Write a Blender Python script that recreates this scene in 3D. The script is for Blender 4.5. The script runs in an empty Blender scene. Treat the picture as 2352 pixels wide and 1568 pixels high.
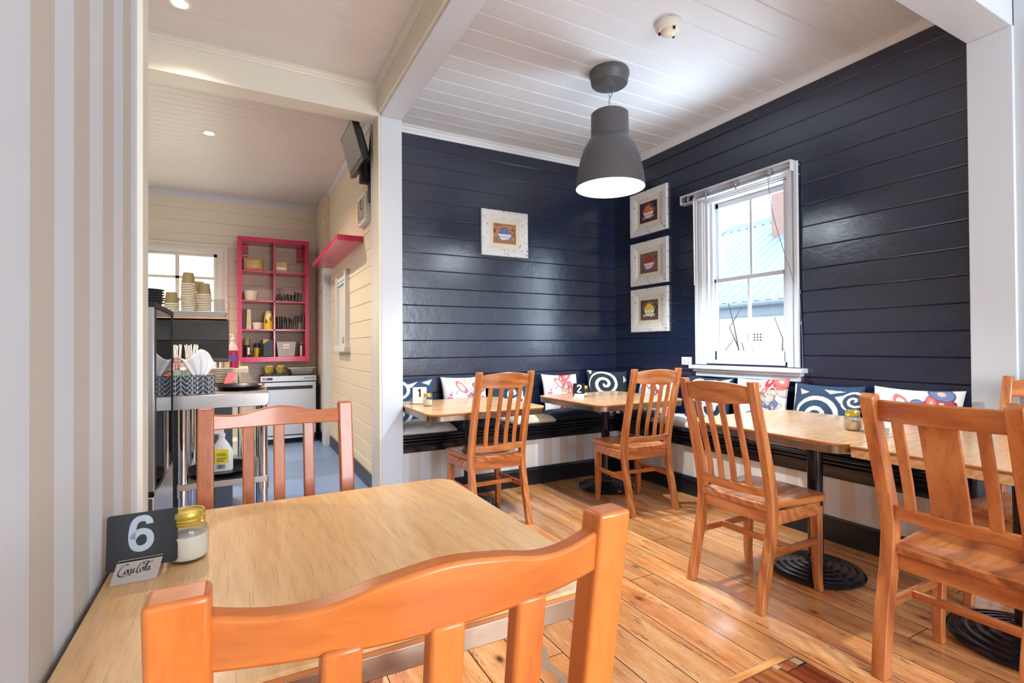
import bpy, bmesh, math, random
from mathutils import Vector, Matrix, noise
random.seed(7)
C = bpy.context.scene.collection
PI = math.pi
# ------------------------------------------------------------------ helpers
def lin(v):
    v /= 255.0
    return v/12.92 if v <= .04045 else ((v+.055)/1.055)**2.4
def rgb(r, g, b): return (lin(r), lin(g), lin(b), 1.0)

class B:
    """collects geometry for ONE mesh"""
    def __init__(s): s.bm = bmesh.new(); s.mi = 0
    def face(s, vs):
        try:
            f = s.bm.faces.new(vs); f.material_index = s.mi; return f
        except ValueError: return None
    def v(s, p): return s.bm.verts.new(p)
    def box(s, x0, x1, y0, y1, z0, z1, M=None):
        P = [Vector((x, y, z)) for z in (z0, z1) for y in (y0, y1) for x in (x0, x1)]
        if M: P = [M @ p for p in P]
        a = [s.v(p) for p in P]
        for q in ((0,2,3,1),(4,5,7,6),(0,1,5,4),(2,6,7,3),(0,4,6,2),(1,3,7,5)): s.face([a[i] for i in q])
        return s
    def loft(s, rings, close=False, caps=True):
        R = [[s.v(p) for p in r] for r in rings]
        n = len(R[0])
        for a, b in zip(R, R[1:] + ([R[0]] if close else [])):
            for i in range(n): s.face([a[i], a[(i+1) % n], b[(i+1) % n], b[i]])
        if caps and not close:
            s.face(R[0][::-1]); s.face(R[-1])
        return s
    def lathe(s, prof, c=(0,0,0), seg=32, M=None, caps=True):
        rings = []
        for r, z in prof:
            ring = [Vector((c[0]+max(r,1e-4)*math.cos(2*PI*i/seg), c[1]+max(r,1e-4)*math.sin(2*PI*i/seg), c[2]+z)) for i in range(seg)]
            if M: ring = [M @ p for p in ring]
            rings.append(ring)
        return s.loft(rings, caps=caps)
    def tube(s, pts, r, seg=8):
        pts = [Vector(p) for p in pts]; rings = []
        for i, p in enumerate(pts):
            d = (pts[min(i+1, len(pts)-1)] - pts[max(i-1, 0)]).normalized()
            u = d.cross(Vector((0,0,1)) if abs(d.z) < .9 else Vector((1,0,0))).normalized(); w = d.cross(u)
            rr = r[i] if isinstance(r, (list, tuple)) else r
            rings.append([p + rr*(u*math.cos(2*PI*k/seg)+w*math.sin(2*PI*k/seg)) for k in range(seg)])
        return s.loft(rings)
    def prism(s, poly, f0, f1):
        """poly: list of 2d; f0/f1 map (a,b)->3d"""
        return s.loft([[Vector(f0(*p)) for p in poly], [Vector(f1(*p)) for p in poly]])
    def ribbon(s, pts, ws, f):
        """flat stroke in 2d with per-point width, mapped to 3d by f"""
        L = []; Rr = []
        for i, p in enumerate(pts):
            a = pts[max(i-1,0)]; b = pts[min(i+1,len(pts)-1)]
            dx, dy = b[0]-a[0], b[1]-a[1]; l = math.hypot(dx, dy) or 1
            w = ws[i] if isinstance(ws, (list, tuple)) else ws
            nx, ny = -dy/l*w/2, dx/l*w/2
            L.append(s.v(f(p[0]+nx, p[1]+ny))); Rr.append(s.v(f(p[0]-nx, p[1]-ny)))
        for i in range(len(pts)-1): s.face([L[i], Rr[i], Rr[i+1], L[i+1]])
        return s
def obj(name, b, mats, parent=None, bevel=0, smooth=None, seg=2, loc=None, rot=None):
    me = bpy.data.meshes.new(name)
    bmesh.ops.recalc_face_normals(b.bm, faces=b.bm.faces)
    b.bm.to_mesh(me); b.bm.free()
    for m in (mats if isinstance(mats, (list, tuple)) else [mats]): me.materials.append(m)
    if smooth is not None:
        for p in me.polygons: p.use_smooth = True
        me.set_sharp_from_angle(angle=math.radians(smooth))
    o = bpy.data.objects.new(name, me); C.objects.link(o)
    if parent: o.parent = parent
    if loc: o.location = loc
    if rot: o.rotation_euler = rot
    if bevel:
        md = o.modifiers.new('edge', 'BEVEL'); md.width = bevel; md.segments = seg; md.limit_method = 'ANGLE'; md.angle_limit = math.radians(40)
        for p in me.polygons: p.use_smooth = True
        me.set_sharp_from_angle(angle=math.radians(35))
        md.harden_normals = False
    return o
def tag(o, label, cat, group=None, kind=None):
    o['label'] = label; o['category'] = cat
    if group: o['group'] = group
    if kind: o['kind'] = kind
    return o
def thing(name, label, cat, loc=(0,0,0), rz=0, group=None):
    o = bpy.data.objects.new(name, None); C.objects.link(o); o.empty_display_size = .05
    o.location = loc; o.rotation_euler = (0,0,rz)
    return tag(o, label, cat, group)
def struct(name, b, m, parent=None, bevel=0, smooth=None):
    o = obj(name, b, m, parent, bevel, smooth)
    if not parent: o['kind'] = 'structure'
    return o
def dup(root, loc, rz=None, label=None, group=None):
    r = root.copy(); C.objects.link(r); r.location = loc
    if rz is not None: r.rotation_euler = (0,0,rz)
    if label: r['label'] = label
    if group: r['group'] = group
    for ch in list(root.children):
        c = ch.copy(); C.objects.link(c); c.parent = r
        for g in list(ch.children):
            d = g.copy(); C.objects.link(d); d.parent = c
    return r
def interp(x, xs, ys):
    if x <= xs[0]: return ys[0]
    for i in range(len(xs)-1):
        if x <= xs[i+1]:
            t = (x-xs[i])/(xs[i+1]-xs[i]); t2 = t
            # catmull-ish smoothing
            m0 = (ys[i+1]-ys[max(i-1,0)])/max(1e-6,(xs[i+1]-xs[max(i-1,0)]))
            j = min(i+2,len(xs)-1); m1 = (ys[j]-ys[i])/(xs[j]-xs[i])
            h = xs[i+1]-xs[i]
            return (2*t**3-3*t*t+1)*ys[i]+(t**3-2*t*t+t)*h*m0+(-2*t**3+3*t*t)*ys[i+1]+(t**3-t*t)*h*m1
    return ys[-1]
def crom(pts, n=8):
    out = []
    P = [pts[0]] + list(pts) + [pts[-1]]
    for i in range(1, len(P)-2):
        for k in range(n):
            t = k/n
            out.append(tuple(.5*((2*P[i][a])+(-P[i-1][a]+P[i+1][a])*t+(2*P[i-1][a]-5*P[i][a]+4*P[i+1][a]-P[i+2][a])*t*t+(-P[i-1][a]+3*P[i][a]-3*P[i+1][a]+P[i+2][a])*t**3) for a in range(len(pts[0]))))
    out.append(tuple(pts[-1])); return out
# ------------------------------------------------------------------ materials
class NT:
    def __init__(s, name):
        s.m = bpy.data.materials.new(name); s.m.use_nodes = True
        s.n = s.m.node_tree.nodes; s.l = s.m.node_tree.links; s.n.clear()
        s.out = s.n.new('ShaderNodeOutputMaterial')
    def new(s, t, **k):
        n = s.n.new(t)
        for a, v in k.items():
            if isinstance(a, str) and hasattr(n, a): setattr(n, a, v)
        return n
    def put(s, sock, v):
        if hasattr(v, 'is_output'): s.l.new(v, sock)
        elif v is not None: sock.default_value = v
    def math(s, op, a, b=None, c=None):
        n = s.n.new('ShaderNodeMath'); n.operation = op
        for i, v in enumerate((a, b, c)):
            if v is not None: s.put(n.inputs[i], v)
        return n.outputs[0]
    def mix(s, f, a, b, mode='MIX'):
        n = s.n.new('ShaderNodeMix'); n.data_type = 'RGBA'; n.blend_type = mode
        s.put(n.inputs[0], f); s.put(n.inputs[6], a); s.put(n.inputs[7], b); return n.outputs[2]
    def coord(s, kind='Object', scale=(1,1,1), loc=(0,0,0)):
        t = s.n.new('ShaderNodeTexCoord'); m = s.n.new('ShaderNodeMapping')
        s.l.new(t.outputs[kind], m.inputs[0]); m.inputs['Scale'].default_value = scale; m.inputs['Location'].default_value = loc
        return m
    def noise(s, vec, scale, detail=4, rough=.55, dist=0):
        n = s.n.new('ShaderNodeTexNoise'); s.l.new(vec, n.inputs['Vector'])
        n.inputs['Scale'].default_value = scale; n.inputs['Detail'].default_value = detail
        n.inputs['Roughness'].default_value = rough; n.inputs['Distortion'].default_value = dist
        return n.outputs['Fac']
    def ramp(s, f, stops):
        n = s.n.new('ShaderNodeValToRGB'); s.put(n.inputs[0], f); e = n.color_ramp.elements
        while len(e) < len(stops): e.new(.5)
        for i, (p, c) in enumerate(stops): e[i].position = p; e[i].color = c if len(c) == 4 else (*c, 1)
        return n.outputs[0]
    def sep(s, vec):
        n = s.n.new('ShaderNodeSeparateXYZ'); s.l.new(vec, n.inputs[0]); return n.outputs
    def bump(s, h, strength=.3, dist=.002):
        n = s.n.new('ShaderNodeBump'); s.l.new(h, n.inputs['Height']); n.inputs['Strength'].default_value = strength
        n.inputs['Distance'].default_value = dist; return n.outputs[0]
    def pbsdf(s, col, rough=.5, metal=0, normal=None, coat=0, spec=.5, trans=0, coat_rough=.1):
        p = s.n.new('ShaderNodeBsdfPrincipled')
        s.put(p.inputs['Base Color'], col); s.put(p.inputs['Roughness'], rough); s.put(p.inputs['Metallic'], metal)
        p.inputs['Coat Weight'].default_value = coat; p.inputs['Coat Roughness'].default_value = coat_rough
        p.inputs['Specular IOR Level'].default_value = spec; p.inputs['Transmission Weight'].default_value = trans
        if normal is not None: s.l.new(normal, p.inputs['Normal'])
        s.l.new(p.outputs[0], s.out.inputs[0]); return p
def plain(name, col, rough=.5, metal=0, bump=0, bscale=60, spec=.5, coat=0, var=.0):
    t = NT(name); m = t.coord()
    c = col
    if var: c = t.mix(t.noise(m.outputs[0], bscale*.25, 4), tuple(x*(1-var) for x in col[:3])+(1,), tuple(min(1,x*(1+var)) for x in col[:3])+(1,))
    n = t.bump(t.noise(m.outputs[0], bscale, 4), bump) if bump else None
    t.pbsdf(c, rough, metal, n, coat, spec); return t.m
def emit(name, col, s):
    t = NT(name); e = t.new('ShaderNodeEmission'); e.inputs[0].default_value = col; e.inputs[1].default_value = s
    t.l.new(e.outputs[0], t.out.inputs[0]); return t.m
def wood(name, light, mid, dark, axis='z', rough=.3, coat=.25, grain=9, rings=True, pores=.35, bmp=.12):
    t = NT(name)
    oi = t.new('ShaderNodeObjectInfo')
    sc = {'x': (.12,1,1), 'y': (1,.12,1), 'z': (1,1,.12)}[axis]
    m = t.coord('Object', sc)
    cmb = t.new('ShaderNodeCombineXYZ')
    r = oi.outputs['Random']
    t.l.new(t.math('MULTIPLY', r, 7.3), cmb.inputs[0]); t.l.new(t.math('MULTIPLY', r, 13.7), cmb.inputs[1]); t.l.new(t.math('MULTIPLY', r, 5.1), cmb.inputs[2])
    t.l.new(cmb.outputs[0], m.inputs['Location'])
    v = m.outputs[0]
    big = t.noise(v, grain*.9, 3, .5, 1.2)
    fine = t.noise(v, grain*14, 5, .7)
    w = t.new('ShaderNodeTexWave'); t.l.new(v, w.inputs[0]); w.wave_type = 'BANDS'; w.bands_direction = 'DIAGONAL'
    w.inputs['Scale'].default_value = grain*1.6; w.inputs['Distortion'].default_value = 9; w.inputs['Detail'].default_value = 3; w.inputs['Detail Scale'].default_value = .8
    sp = {'x': (.035,1,1), 'y': (1,.035,1), 'z': (1,1,.035)}[axis]
    mp = t.coord('Object', sp); t.l.new(cmb.outputs[0], mp.inputs['Location']); pore = t.noise(mp.outputs[0], grain*22, 3, .6)
    f = t.math('ADD', t.math('MULTIPLY', big, .55), t.math('ADD', t.math('MULTIPLY', w.outputs['Fac'], .22 if rings else .05), t.math('MULTIPLY', fine, .28)))
    col = t.ramp(f, [(.25, dark), (.5, mid), (.72, light)])
    col = t.mix(t.ramp(pore, [(.56, (0,0,0)), (.68, (pores,pores,pores))]), col, tuple(x*.5 for x in dark[:3])+(1,))
    val = t.math('ADD', .93, t.math('MULTIPLY', r, .14))
    hs = t.new('ShaderNodeHueSaturation'); t.l.new(col, hs.inputs['Color']); t.l.new(val, hs.inputs['Value'])
    t.pbsdf(hs.outputs[0], t.math('ADD', rough-.08, t.math('MULTIPLY', fine, .16)), 0, t.bump(fine, bmp, .001), coat, .5, 0, .15)
    return t.m
def vcol(name, rough=.8, bump=.15, bscale=220, spec=.3):
    t = NT(name); a = t.new('ShaderNodeAttribute'); a.attribute_name = 'Col'
    m = t.coord(); t.pbsdf(a.outputs['Color'], rough, 0, t.bump(t.noise(m.outputs[0], bscale, 2), bump, .001) if bump else None, 0, spec); return t.m

M = {}
M['white_paint'] = plain('white_paint', rgb(208,212,218), .45, bump=.05, bscale=30, var=.02)
M['post_white'] = plain('post_white', rgb(208,213,220), .4, bump=.05, bscale=25, var=.02)
M['trim_cream'] = plain('trim_cream', rgb(222,217,202), .4, bump=.06, bscale=25, var=.03)
M['ceiling_paint'] = plain('ceiling_paint', rgb(222,226,232), .45, bump=.08, bscale=12, var=.02)
M['kitchen_ceiling'] = plain('kitchen_ceiling_paint', rgb(224,219,214), .45, bump=.08, bscale=12, var=.02)
M['gloss_white'] = plain('gloss_white', rgb(214,219,226), .25, bump=.05, bscale=20)
M['cream_board'] = plain('cream_board_paint', rgb(224,211,188), .5, bump=.1, bscale=18, var=.03)
def navy(name, col):
    t = NT(name); m = t.coord('Object', (1,1,1))
    n1 = t.noise(m.outputs[0], 7, 5, .6); n2 = t.noise(t.coord('Object', (.4,.4,1)).outputs[0], 60, 3)
    h = t.math('ADD', n1, t.math('MULTIPLY', n2, .22))
    scr = t.noise(t.coord('Object', (.6,.6,9)).outputs[0], 26, 3, .7)
    c = t.mix(t.math('MULTIPLY', t.math('GREATER_THAN', scr, .74), .25), col, rgb(120,125,135))
    t.pbsdf(c, t.math('ADD', .15, t.math('MULTIPLY', n1, .18)), 0, t.bump(h, .34, .008), 0, .95); return t.m
M['navy'] = navy('navy_paint', rgb(20,31,56))
M['black_gloss'] = plain('black_gloss_paint', rgb(19,22,31), .15, bump=.15, bscale=25, spec=.5)
M['black_skirt'] = plain('black_skirting_paint', rgb(20,23,31), .33, bump=.15, bscale=30)
M['black_metal'] = plain('black_cast_metal', rgb(17,20,29), .18, .0, bump=.12, bscale=90)
M['black_plastic'] = plain('black_plastic', rgb(20,20,22), .35)
M['matt_black'] = plain('matt_black', rgb(26,26,28), .6)
M['charcoal'] = plain('charcoal_metal', rgb(86,84,86), .45, .0, bump=.03)
M['chrome'] = plain('chrome', rgb(205,205,208), .14, 1.0)
M['steel'] = plain('brushed_steel', rgb(198,196,194), .32, 1.0, bump=.03, bscale=120)
M['steel_door'] = plain('steel_door', rgb(196,198,204), .38, .7, bump=.03, bscale=90)
M['pink'] = plain('pink_lacquer', rgb(205,24,82), .25, coat=.3)
M['white_plastic'] = plain('white_plastic', rgb(232,231,226), .4)
M['cream_plastic'] = plain('cream_plastic', rgb(228,222,200), .5)
M['paper_white'] = plain('white_paper', rgb(240,240,240), .8, bump=.2, bscale=40)
M['card_black'] = plain('black_card', rgb(18,20,26), .18)
M['digit_grey'] = plain('grey_vinyl', rgb(172,182,194), .5)
M['digit_white'] = plain('white_vinyl', rgb(225,228,232), .5)
M['ink'] = plain('black_ink', rgb(18,18,20), .5)
M['holder_steel'] = plain('holder_steel', rgb(186,180,174), .38, .75, bump=.02, bscale=150)
M['gold_lid'] = plain('gold_lid', rgb(200,176,78), .28, .65)
M['sugar'] = plain('white_sugar', rgb(232,222,204), .9, bump=.6, bscale=400)
M['sugar_raw'] = plain('raw_sugar', rgb(216,178,132), .9, bump=.6, bscale=400)
M['cork'] = plain('kraft_card', rgb(206,170,126), .8, bump=.1)
M['cup'] = plain('olive_cup', rgb(126,112,74), .55)
M['cup_rim'] = plain('cup_rim', rgb(226,218,200), .5)
M['plate'] = plain('cream_plate', rgb(232,222,204), .25)
M['tray'] = plain('dark_tray', rgb(22,26,36), .25)
M['tissue'] = plain('tissue_paper', rgb(246,246,248), .85, bump=.25, bscale=25)
M['teal_cup'] = plain('teal_tin', rgb(150,178,172), .35)
M['rubber'] = plain('black_rubber', rgb(16,16,17), .6)
M['gold_tin'] = plain('gold_tin', rgb(196,176,60), .3, .6)
M['syrup'] = plain('pink_syrup', rgb(170,28,84), .2)
M['yellow'] = plain('yellow_label', rgb(240,214,40), .5)
M['green'] = plain('green_leaf_print', rgb(40,92,48), .6)
M['mint'] = plain('mint_lid', rgb(150,205,170), .4)
M['orange_napkin'] = plain('orange_tissue', rgb(245,150,96), .8)
M['red'] = plain('red_print', rgb(196,36,44), .5)
M['brick'] = plain('brick_chimney', rgb(104,80,74), .9, bump=.5, bscale=30, var=.15)
M['roof_iron'] = plain('corrugated_iron', rgb(88,104,116), .5, .1)
M['fascia'] = plain('grey_fascia', rgb(84,94,104), .6)
M['render_white'] = plain('white_render', rgb(176,174,168), .9, bump=.2, bscale=40)
M['twig'] = plain('bare_twig', rgb(62,44,38), .8)
M['ground'] = plain('outside_ground', rgb(150,145,130), .9)
M['dark_hole'] = plain('dark_hole', rgb(60,45,40), .9)
M['kitchen_vinyl'] = plain('grey_blue_vinyl', rgb(122,150,198), .34, bump=.08, bscale=40, var=.05)
M['outlet'] = plain('outlet_plastic', rgb(232,232,230), .4)
M['lcd'] = plain('tv_glass', rgb(78,70,66), .12, coat=.5)
M['bulb'] = emit('lamp_bulb_glow', (.86,.97,1,1), 40)
M['downlight'] = emit('downlight_glow', (1,.86,.66,1), 30)
M['led_red'] = emit('led_red', (1,.06,.06,1), 3)
M['shade_in'] = plain('lamp_inner_white', rgb(245,247,248), .5)
M['coffee_black'] = plain('machine_black', rgb(38,38,36), .35)
M['copper_trim'] = plain('machine_trim', rgb(196,150,108), .35, .5)
M['cabinet_grey'] = plain('cabinet_grey', rgb(88,92,100), .5)
M['timber_pale'] = wood('pale_timber', rgb(238,200,150), rgb(222,176,122), rgb(196,146,94), 'x', .4, .1)
def seal(name, col, tint=1):
    t = NT(name); g = t.new('ShaderNodeBsdfGlossy'); g.inputs['Roughness'].default_value = .02
    tr = t.new('ShaderNodeBsdfTransparent'); tr.inputs[0].default_value = col
    lw = t.new('ShaderNodeLayerWeight'); lw.inputs[0].default_value = .5; ff = t.math('ADD', .035, t.math('MULTIPLY', t.math('POWER', lw.outputs['Facing'], 4.5), .8))
    mx = t.new('ShaderNodeMixShader'); t.l.new(ff, mx.inputs[0]); t.l.new(tr.outputs[0], mx.inputs[1]); t.l.new(g.outputs[0], mx.inputs[2])
    t.l.new(mx.outputs[0], t.out.inputs[0]); return t.m
M['pane'] = seal('window_glass', (.95,.98,1,1))
M['glass'] = seal('jar_glass', (.9,.92,.92,1))
M['tumbler'] = seal('tumbler_glass', (.66,.69,.70,1))
M['glass_dark'] = seal('cabinet_glass', (.45,.55,.57,1))
def frosted():
    t = NT('frosted_glass'); m = t.coord(); n = t.noise(m.outputs[0], 90, 3)
    tl = t.new('ShaderNodeBsdfTranslucent'); tl.inputs[0].default_value = (.98,.95,.82,1)
    tr = t.new('ShaderNodeBsdfTransparent'); tr.inputs[0].default_value = (.95,.93,.82,1)
    gl = t.new('ShaderNodeBsdfGlossy'); gl.inputs['Roughness'].default_value = .3
    t.l.new(t.bump(n, 1, .01), tl.inputs['Normal'])
    a = t.new('ShaderNodeMixShader'); t.l.new(t.math('MULTIPLY', n, .7), a.inputs[0]); t.l.new(tl.outputs[0], a.inputs[1]); t.l.new(tr.outputs[0], a.inputs[2])
    b = t.new('ShaderNodeMixShader'); b.inputs[0].default_value = .05; t.l.new(a.outputs[0], b.inputs[1]); t.l.new(gl.outputs[0], b.inputs[2])
    t.l.new(b.outputs[0], t.out.inputs[0]); return t.m
M['frosted'] = frosted()
# woods
OR = (rgb(236,152,76), rgb(222,128,54), rgb(184,92,34))
M['chairA_z'] = wood('orange_pine_z', *OR, 'z', .34, .3, 5, False, .14); M['chairA_x'] = wood('orange_pine_x', *OR, 'x', .34, .3, 5, False, .14)
RD = (rgb(214,142,98), rgb(196,116,72), rgb(156,82,46))
M['chairR_z'] = wood('red_pine_z', *RD, 'z', .34, .3, 5, False); M['chairR_x'] = wood('red_pine_x', *RD, 'x', .34, .3, 5, False)
HN = (rgb(216,144,86), rgb(194,116,60), rgb(150,80,36))
for a in 'xyz': M['chairB_'+a] = wood('honey_pine_'+a, *HN, a, .3, .35, 6)
BR = (rgb(214,142,82), rgb(190,108,56), rgb(112,56,24))
for a in 'xyz': M['chairC_'+a] = wood('blackwood_'+a, *BR, a, .28, .4, 3)
M['top_y'] = wood('oak_veneer_y', rgb(246,212,160), rgb(236,192,136), rgb(208,152,94), 'y', .34, .2, 11, False, .38, .04)
M['top_x'] = wood('oak_veneer_x', rgb(242,204,156), rgb(230,184,134), rgb(204,146,96), 'x', .26, .3, 11, False, .4, .02)
M['lip'] = wood('timber_lipping', rgb(214,146,84), rgb(190,116,60), rgb(150,84,40), 'x', .4, .2, 10, False)
def band():
    t = NT('metal_edge_band'); m = t.coord('Object')
    n = t.noise(m.outputs[0], 30, 3); t.pbsdf(rgb(164,146,130), t.math('ADD', .14, t.math('MULTIPLY', n, .2)), 1.0); return t.m
M['band'] = band()
def floor_mat():
    t = NT('varnished_floorboards'); m = t.coord('Object'); X, Y, Z = t.sep(m.outputs[0])
    W = .163
    u = t.math('DIVIDE', t.math('SUBTRACT', X, 1.622), W); idx = t.math('FLOOR', u); fr = t.math('SUBTRACT', u, idx)
    wn = t.new('ShaderNodeTexWhiteNoise'); wn.noise_dimensions = '1D'; t.l.new(idx, wn.inputs['W'])
    off = t.math('MULTIPLY', wn.outputs['Value'], 9)
    cb = t.new('ShaderNodeCombineXYZ'); t.l.new(t.math('ADD', X, off), cb.inputs[0]); t.l.new(t.math('ADD', t.math('MULTIPLY', Y, .1), off), cb.inputs[1])
    v = cb.outputs[0]
    big = t.noise(v, 14, 4, .55, .8); fine = t.noise(v, 120, 4, .7)
    f = t.math('ADD', t.math('MULTIPLY', big, .6), t.math('MULTIPLY', fine, .4))
    col = t.ramp(f, [(.3, rgb(172,94,44)), (.5, rgb(214,146,88)), (.68, rgb(240,192,136))])
    hs = t.new('ShaderNodeHueSaturation'); t.l.new(col, hs.inputs['Color'])
    t.l.new(t.math('ADD', .74, t.math('MULTIPLY', wn.outputs['Value'], .42)), hs.inputs['Value'])
    # knots
    cb2 = t.new('ShaderNodeCombineXYZ'); t.l.new(t.math('ADD', X, off), cb2.inputs[0]); t.l.new(t.math('ADD', t.math('MULTIPLY', Y, .55), off), cb2.inputs[1])
    vo = t.new('ShaderNodeTexVoronoi'); vo.inputs['Scale'].default_value = 4.2; t.l.new(cb2.outputs[0], vo.inputs['Vector'])
    kd = t.ramp(vo.outputs['Distance'], [(.03, (1,1,1)), (.06, (.55,.55,.55)), (.09, (.2,.2,.2)), (.2, (0,0,0))])
    c2 = t.mix(kd, hs.outputs[0], rgb(92,46,26))
    # worn dark flecks and scuffs
    wr = t.noise(v, 38, 5, .75); wm = t.noise(m.outputs[0], 2.3, 3)
    wear = t.math('MULTIPLY', t.math('GREATER_THAN', wr, .6), t.math('GREATER_THAN', wm, .5))
    c3 = t.mix(t.math('MULTIPLY', wear, .75), c2, rgb(78,54,46))
    sc = t.noise(t.coord('Object', (1,1,1), (3,5,0)).outputs[0], 3.1, 4)
    c4 = t.mix(t.ramp(sc, [(.5, (0,0,0)), (.72, (.45,.45,.45))]), c3, rgb(196,148,112))
    gap = t.math('LESS_THAN', t.math('MINIMUM', fr, t.math('SUBTRACT', 1, fr)), .014)
    ln = t.noise(t.coord('Object', (1,.4,1)).outputs[0], 20, 2)
    c5 = t.mix(gap, c4, rgb(48,26,18))
    # board end joints
    yj = t.math('ADD', t.math('DIVIDE', Y, 2.4), wn.outputs['Value']); yf = t.math('FRACT', yj)
    jt = t.math('LESS_THAN', yf, .0016); c6 = t.mix(jt, c5, rgb(60,34,22))
    h = t.math('SUBTRACT', t.math('ADD', t.math('MULTIPLY', fine, .12), t.math('MULTIPLY', big, .5)), t.math('MULTIPLY', gap, 1.5))
    r = t.math('ADD', .12, t.math('MULTIPLY', wr, .2))
    t.pbsdf(c6, r, 0, t.bump(h, .25, .004), .6, .6, 0, .2); return t.m
M['floor'] = floor_mat()
def stripes(name, axis, p0, period, a, b):
    t = NT(name); m = t.coord('Object'); S = t.sep(m.outputs[0])['XYZ'.index(axis)]
    f = t.math('FRACT', t.math('ADD', t.math('DIVIDE', t.math('SUBTRACT', S, p0), period), 50))
    n = t.noise(m.outputs[0], 14, 4)
    c = t.mix(t.math('LESS_THAN', f, .5), b, a); c = t.mix(t.math('MULTIPLY', n, .08), c, rgb(180,175,170))
    t.pbsdf(c, .5, 0, t.bump(t.noise(m.outputs[0], 60, 3), .06)); return t.m
ST_A, ST_B = rgb(203,207,213), rgb(188,180,169)
M['stripe_wall'] = stripes('striped_wallpaper', 'Y', .956, .1955, ST_A, ST_B)
M['stripe_x'] = stripes('striped_panel_x', 'X', 1.08, .176, rgb(228,230,236), rgb(218,208,202))
M['stripe_y'] = stripes('striped_panel_y', 'Y', 1.10, .176, rgb(228,230,234), rgb(220,210,196))
def distressed():
    t = NT('distressed_white_frame'); m = t.coord('Object'); n = t.noise(m.outputs[0], 45, 5, .7)
    c = t.mix(t.math('GREATER_THAN', n, .615), rgb(226,226,224), rgb(70,58,50)); t.pbsdf(c, .6, 0, t.bump(n, .3)); return t.m
M['distress'] = distressed()
M['mat_cream'] = plain('cream_mount', rgb(224,216,192), .8)
M['fabric_print'] = vcol('printed_cotton', .85, .2, 300)
M['print_paper'] = vcol('printed_paper', .6, 0)
M['print_card'] = vcol('printed_card', .45, 0)
def fabric(name, col):
    t = NT(name); m = t.coord(); n = t.noise(m.outputs[0], 18, 4); f = t.noise(m.outputs[0], 500, 2)
    c = t.mix(n, tuple(x*.8 for x in col[:3])+(1,), tuple(min(1, x*1.12) for x in col[:3])+(1,))
    t.pbsdf(c, .85, 0, t.bump(t.math('ADD', n, t.math('MULTIPLY', f, .2)), .35, .004), 0, .3); return t.m
M['cush_dark'] = fabric('dark_navy_cotton', rgb(38,44,58)); M['cush_white'] = fabric('off_white_cotton', rgb(222,220,212))
M['cush_beige'] = fabric('beige_cotton', rgb(206,198,176)); M['cush_teal'] = fabric('teal_black_cotton', rgb(34,48,58))

# ------------------------------------------------------------------ camera
F = 1166.344; yaw, pit, rol = .492656496, .00926440078, -.00649945563
cy, sy = math.cos(yaw), math.sin(yaw)
fw = Vector((sy*math.cos(pit), cy*math.cos(pit), math.sin(pit))); rt = Vector((cy, -sy, 0)); up = rt.cross(fw)
r2 = rt*math.cos(rol)+up*math.sin(rol); u2 = -rt*math.sin(rol)+up*math.cos(rol)
cam = bpy.data.cameras.new('camera'); co = bpy.data.objects.new('camera', cam); C.objects.link(co)
cam.sensor_width = 36; cam.sensor_fit = 'HORIZONTAL'; cam.lens = F/2352*36; cam.clip_start = .02
co.matrix_world = Matrix(((r2.x,u2.x,-fw.x,0),(r2.y,u2.y,-fw.y,0),(r2.z,u2.z,-fw.z,1.22),(0,0,0,1)))
bpy.context.scene.camera = co

# ------------------------------------------------------------------ the setting
XR, YB, ZC = 3.606, 4.33, 3.145
XL = -.235
def boards(b, a0, a1, z0, z1, pitch, off, f, thick=.02, groove=.008, depth=.006):
    """boarded panel. a = along, z = across the boards; f(a, z, d) -> 3d, d = depth into the wall"""
    k = math.floor((z0-off)/pitch); e = off+k*pitch
    while e < z1-1e-6:
        lo, hi = max(e, z0), min(e+pitch, z1)
        g0 = groove if e >= z0-1e-6 else 0; g1 = groove if e+pitch <= z1+1e-6 else 0
        pr = [(lo, depth if g0 else 0)] + ([(lo+g0, 0)] if g0 else []) + ([(hi-g1*.45, 0)] if g1 else []) + [(hi, depth if g1 else 0)]
        ra = [b.v(f(a0, z, d)) for z, d in pr]; rb = [b.v(f(a1, z, d)) for z, d in pr]
        for i in range(len(pr)-1): b.face([ra[i], rb[i], rb[i+1], ra[i+1]])
        e += pitch
# floor
b = B(); b.box(-.4, 3.75, -3.0, 4.5, -.08, 0); struct('floor', b, M['floor'])
b = B(); b.box(-3.2, 1.05, 2.6, 7.75, -.03, .004); struct('floor_kitchen', b, M['kitchen_vinyl'])
b = B(); b.box(-3.2, -.4, -3.0, 2.6, -.08, 0); b.box(-.4, -.3, 1.7, 2.6, 0, .002); struct('floor_foyer', b, M['kitchen_vinyl'])
# patched hole in the floorboards
b = B()
pm = [wood('patch_board_y', rgb(176,104,58), rgb(150,82,44), rgb(104,52,28), 'y', .3, .3, 9), wood('patch_red', rgb(150,70,40), rgb(122,50,28), rgb(84,32,20), 'y', .3, .3, 9), plain('patch_gap', rgb(34,24,20), .7), plain('patch_filler', rgb(176,146,110), .8, bump=.6, var=.3), wood('patch_strip', rgb(232,176,110), rgb(216,150,84), rgb(180,110,54), 'x', .3, .3, 9)]
b.mi = 2; b.box(1.52, 1.915, .90, 1.24, .0005, .001)
b.mi = 0; b.box(1.524, 1.648, .905, 1.236, .0012, .003); b.box(1.653, 1.788, .905, 1.236, .0012, .003)
b.mi = 1; b.box(1.794, 1.911, .985, 1.19, .0012, .003); b.mi = 0; b.box(1.794, 1.90, .905, .978, .0012, .003); b.box(1.794, 1.865, 1.196, 1.236, .0012, .003)
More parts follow.
